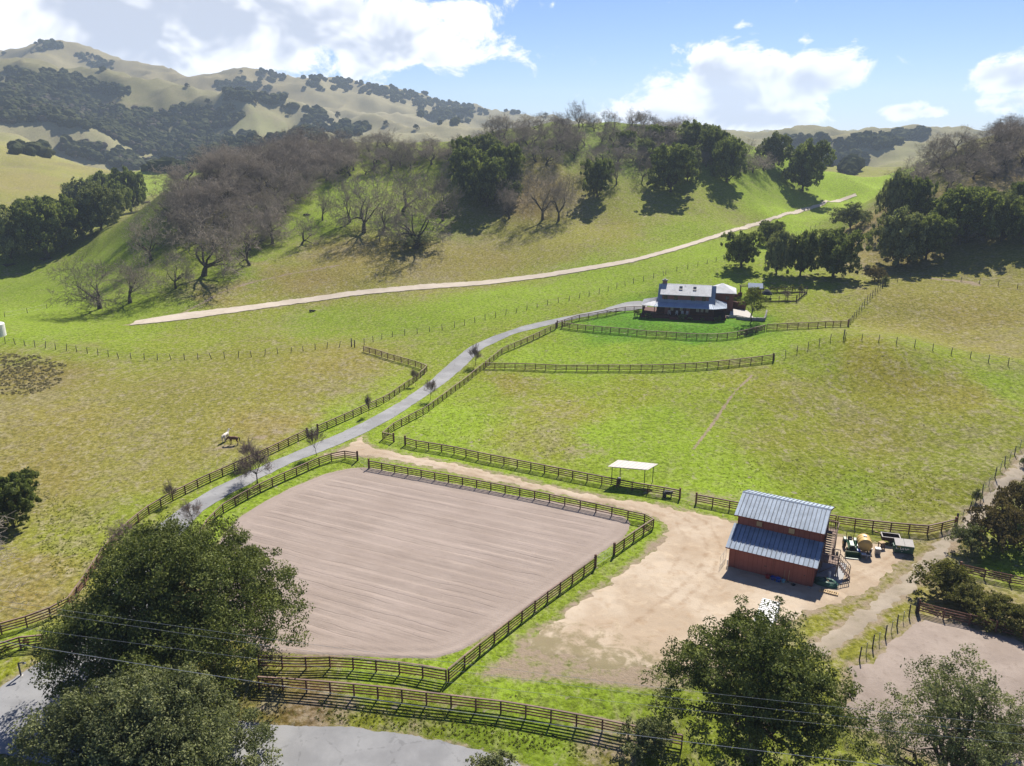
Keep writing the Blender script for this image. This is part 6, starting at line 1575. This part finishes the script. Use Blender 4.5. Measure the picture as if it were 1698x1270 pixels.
# ------------------------------------------------------------------ horses
def horse(label, u, v, rz, coat, hair, s, graze):
    p = P(u, v); e = empty('horse', p, rz); e.scale = (s, s, s); tag(e, label, 'horse')
    V, E, Rd = [], [], []
    def chain(pts, start=None):
        prev = start
        for (x, y, z, a, b) in pts:
            V.append((x, y, z)); Rd.append((a, b)); i = len(V) - 1
            if prev is not None: E.append((prev, i))
            prev = i
        return prev
    # local: x forward (head), z up; withers 1.55 m
    chain([(0, 0, 1.14, .30, .31), (.34, 0, 1.17, .27, .30), (.62, 0, 1.26, .20, .25)]); neck0 = 2
    if graze: hd = chain([(.86, 0, 1.24, .15, .19), (1.08, 0, 1.06, .11, .14), (1.22, 0, .90, .10, .11), (1.27, 0, .68, .085, .09), (1.30, 0, .50, .06, .06)], neck0)
    else: hd = chain([(.84, 0, 1.48, .14, .20), (1.02, 0, 1.68, .105, .14), (1.13, 0, 1.78, .10, .11), (1.33, 0, 1.62, .08, .09), (1.48, 0, 1.47, .06, .065)], neck0)
    rump = chain([(-.36, 0, 1.17, .30, .31), (-.64, 0, 1.22, .25, .27), (-.80, 0, 1.18, .12, .14)], 0)
    for sd in (-1, 1):
        dx = .06 * sd
        chain([(.44, sd * .17, 1.0, .13, .15), (.46 + dx, sd * .18, .74, .085, .10), (.46 + dx, sd * .18, .46, .058, .062), (.46 + dx, sd * .18, .13, .042, .045), (.50 + dx, sd * .18, .02, .058, .06)], 1)
        chain([(-.58, sd * .18, .98, .17, .20), (-.48 - dx, sd * .19, .76, .12, .14), (-.68 - dx, sd * .19, .50, .065, .075), (-.66 - dx, sd * .19, .14, .044, .048), (-.61 - dx, sd * .19, .02, .058, .06)], len(V) and rump - 1)
    me = bpy.data.meshes.new('body'); me.from_pydata(V, E, []); ob = bpy.data.objects.new('body', me); COL.objects.link(ob)
    mo = ob.modifiers.new('skin', 'SKIN'); mo.use_smooth_shade = True
    for i, sv in enumerate(me.skin_vertices[0].data): sv.radius = Rd[i]; sv.use_root = (i == 0)
    ob.modifiers.new('sub', 'SUBSURF').levels = 2
    dg = bpy.context.evaluated_depsgraph_get(); em = bpy.data.meshes.new_from_object(ob.evaluated_get(dg)); bpy.data.objects.remove(ob)
    em.materials.clear(); em.materials.append(M[coat]); body = new('body', em, e)
    hp = V[hd - 2]
    for sd in (-1, 1): MB().prism([(hp[0] - .09, sd * .06, hp[2] + .05), (hp[0] - .03, sd * .05, hp[2] + .06), (hp[0] - .05, sd * .09, hp[2] + .22)], (.02, sd * .02, 0)).build('ear', M[coat], body)
    nk = [V[neck0], V[neck0 + 1], V[neck0 + 2], V[neck0 + 3]]; up = [.27, .2, .15, .1]
    MB().prism([Vector(q) + Vector((-.04, -.02, up[i])) for i, q in enumerate(nk)] + [Vector(q) + Vector((0, -.02, up[i] - .22)) for i, q in list(enumerate(nk))[::-1]], (0, .1, 0)).build('mane', M[hair], e)
    MB().tube([(-.86, 0, 1.28), (-.98, 0, 1.15), (-1.0, .02, .85), (-.97, .02, .45)], [.05, .08, .09, .03], 8).build('tail', M[hair], e, smooth=True)
    for x in (.50, -.61):
        for sd in (-1, 1): MB().lathe([(.068, -.04), (.055, .05)], (x + (.06 * sd if x > 0 else -.06 * sd), sd * (.18 if x > 0 else .19), 0.03), n=10).build('hoof', M['hoof'], e)
    return e
horse('brown horse standing side-on with lowered head beside the cream horse', 388, 737, math.pi + .08, 'bay', 'dark_hair', 1.08, True)
horse('cream white horse standing end-on behind the brown horse', 375, 731.5, R(75), 'cream', 'pale_hair', 1.08, False)

# ------------------------------------------------------------------ small things
_p = P(-8, 556); e = empty('water_tank', _p); tag(e, 'white round water tank cut by the left edge above the wire fence', 'tank')
MB().lathe([(2.6, -.3), (2.6, 3.0), (2.5, 3.15), (1.2, 3.55), (.4, 3.62)], n=32).build('shell', M['white'], e, smooth=False); MB().lathe([(.4, 3.62), (.4, 3.75), (.1, 3.8)], n=14).build('hatch', M['steel'], e)
_p = P(35, 1121); e = empty('entrance_lamp', _p, .3); tag(e, 'dark entrance lamp post with a bracket arm beside the driveway mouth', 'lamp post')
MB().box(-.07, .07, -.07, .07, -.2, 1.6).build('post', M['dark_steel'], e); MB().box(-.05, .55, -.05, .05, 1.5, 1.6).build('arm', M['dark_steel'], e); MB().box(.38, .66, -.1, .1, 1.38, 1.5).build('lamp_head', M['steel'], e); MB().box(-.2, .2, -.2, .2, -.1, .08).build('base', M['concrete'], e)
for i, (a, b, lab) in enumerate((((150, 1075), (190, 1080), 'fallen fence rail lying by the driveway entrance'), ((165, 1092), (195, 1086), 'dark log lying at the driveway edge under the live oak'))):
    A, B = P(*a), P(*b); t_ = MB().tube([A + Vector((0, 0, .1)), B + Vector((0, 0, .12))], .09, 7).build('fallen_rail' if i == 0 else 'log', M['fence' if i == 0 else 'charred']); tag(t_, lab, 'rail' if i == 0 else 'log')
def logpile(u, v, n, L, m, label, seed):
    p = P(u, v); e = empty('log_pile', p); tag(e, label, 'log pile'); rr = random.Random(seed)
    for i in range(n):
        a = rr.uniform(-.7, .7); c = Vector((rr.uniform(-1, 1) * L * .5, rr.uniform(-1, 1) * L * .3, .2 + .25 * rr.random())); d = Vector((math.cos(a), math.sin(a), rr.uniform(-.15, .25))) * L * rr.uniform(.3, .6)
        MB().tube([c - d, c + Vector((0, 0, .1)), c + d], [.28, .24, .12], 7).build('log', M[m], e)
logpile(14, 440, 9, 4.5, 'charred', 'heap of dark dead wood in the left valley at the picture edge', 1); logpile(75, 430, 7, 3.5, 'charred', 'smaller heap of dark dead wood below the valley oak row', 2); logpile(246, 336, 10, 5.0, 'bleached', 'pile of bleached and dark logs at the right end of the valley oak row', 3); logpile(519, 517, 4, 1.2, 'charred', 'dark stump in the grass below the gravel road', 4); logpile(508, 357, 4, 2.0, 'charred', 'fallen dead oak limb on the grass right of the left stand', 6)
# overhead cables between poles outside the picture
def cable(pts, D, r, label):
    ps = []
    for (u, v) in pts:
        x, y, z = ray_dir(u, v); t = D / y; ps.append(Vector((x * t, D, CAM_H + z * t)))
    a, b = ps[0], ps[-1]; a2 = a + (ps[0] - ps[1]).normalized() * 25; b2 = b + (ps[-1] - ps[-2]).normalized() * 25
    ctrl_ = [a2] + ps + [b2]; fx = np.polyfit([q.x for q in ctrl_], [q.z for q in ctrl_], 2)
    xs = np.linspace(a2.x, b2.x, 40); t_ = MB().tube([(x, D, float(np.polyval(fx, x))) for x in xs], r, 5, False).build('power_line', M['cable']); tag(t_, label, 'cable', 'overhead cables')
cable([(96,1011),(461,1070),(1098,1142),(1400,1166),(1640,1192)], 47.0, .009, 'topmost thin overhead cable crossing the trees in the foreground')
cable([(160,1030),(500,1087),(1098,1158),(1400,1180),(1640,1206)], 46.6, .009, 'second overhead cable from the top crossing the foreground trees')
cable([(100,1050),(500,1108),(1098,1178),(1400,1196),(1640,1222)], 46.2, .008, 'third overhead cable from the top crossing the foreground trees')
cable([(213,1097),(471,1141),(1098,1227),(1438,1263),(1600,1280)], 45.5, .018, 'thick bright overhead cable, lowest of the four in the foreground')

# ------------------------------------------------------------------ air
hm = bpy.data.materials.new('haze'); hm.use_nodes = True; hk = NT(hm.node_tree); hm.node_tree.nodes.clear()
pv = hk.n('ShaderNodeVolumePrincipled'); pv.inputs['Color'].default_value = (.66, .81, 1.0, 1); pv.inputs['Density'].default_value = HAZE; pv.inputs['Anisotropy'].default_value = .2
ho = hk.n('ShaderNodeOutputMaterial'); hk.put(ho.inputs['Volume'], pv.outputs[0])
hb = MB().box(-5600, 5600, -60, 5600, float(GZ.min()) - 1.5, float(GZ.max()) + 30).build('haze', hm); tag(hb, kind='stuff'); hb['label'] = 'thin blue air haze over the whole valley'; hb['category'] = 'haze'
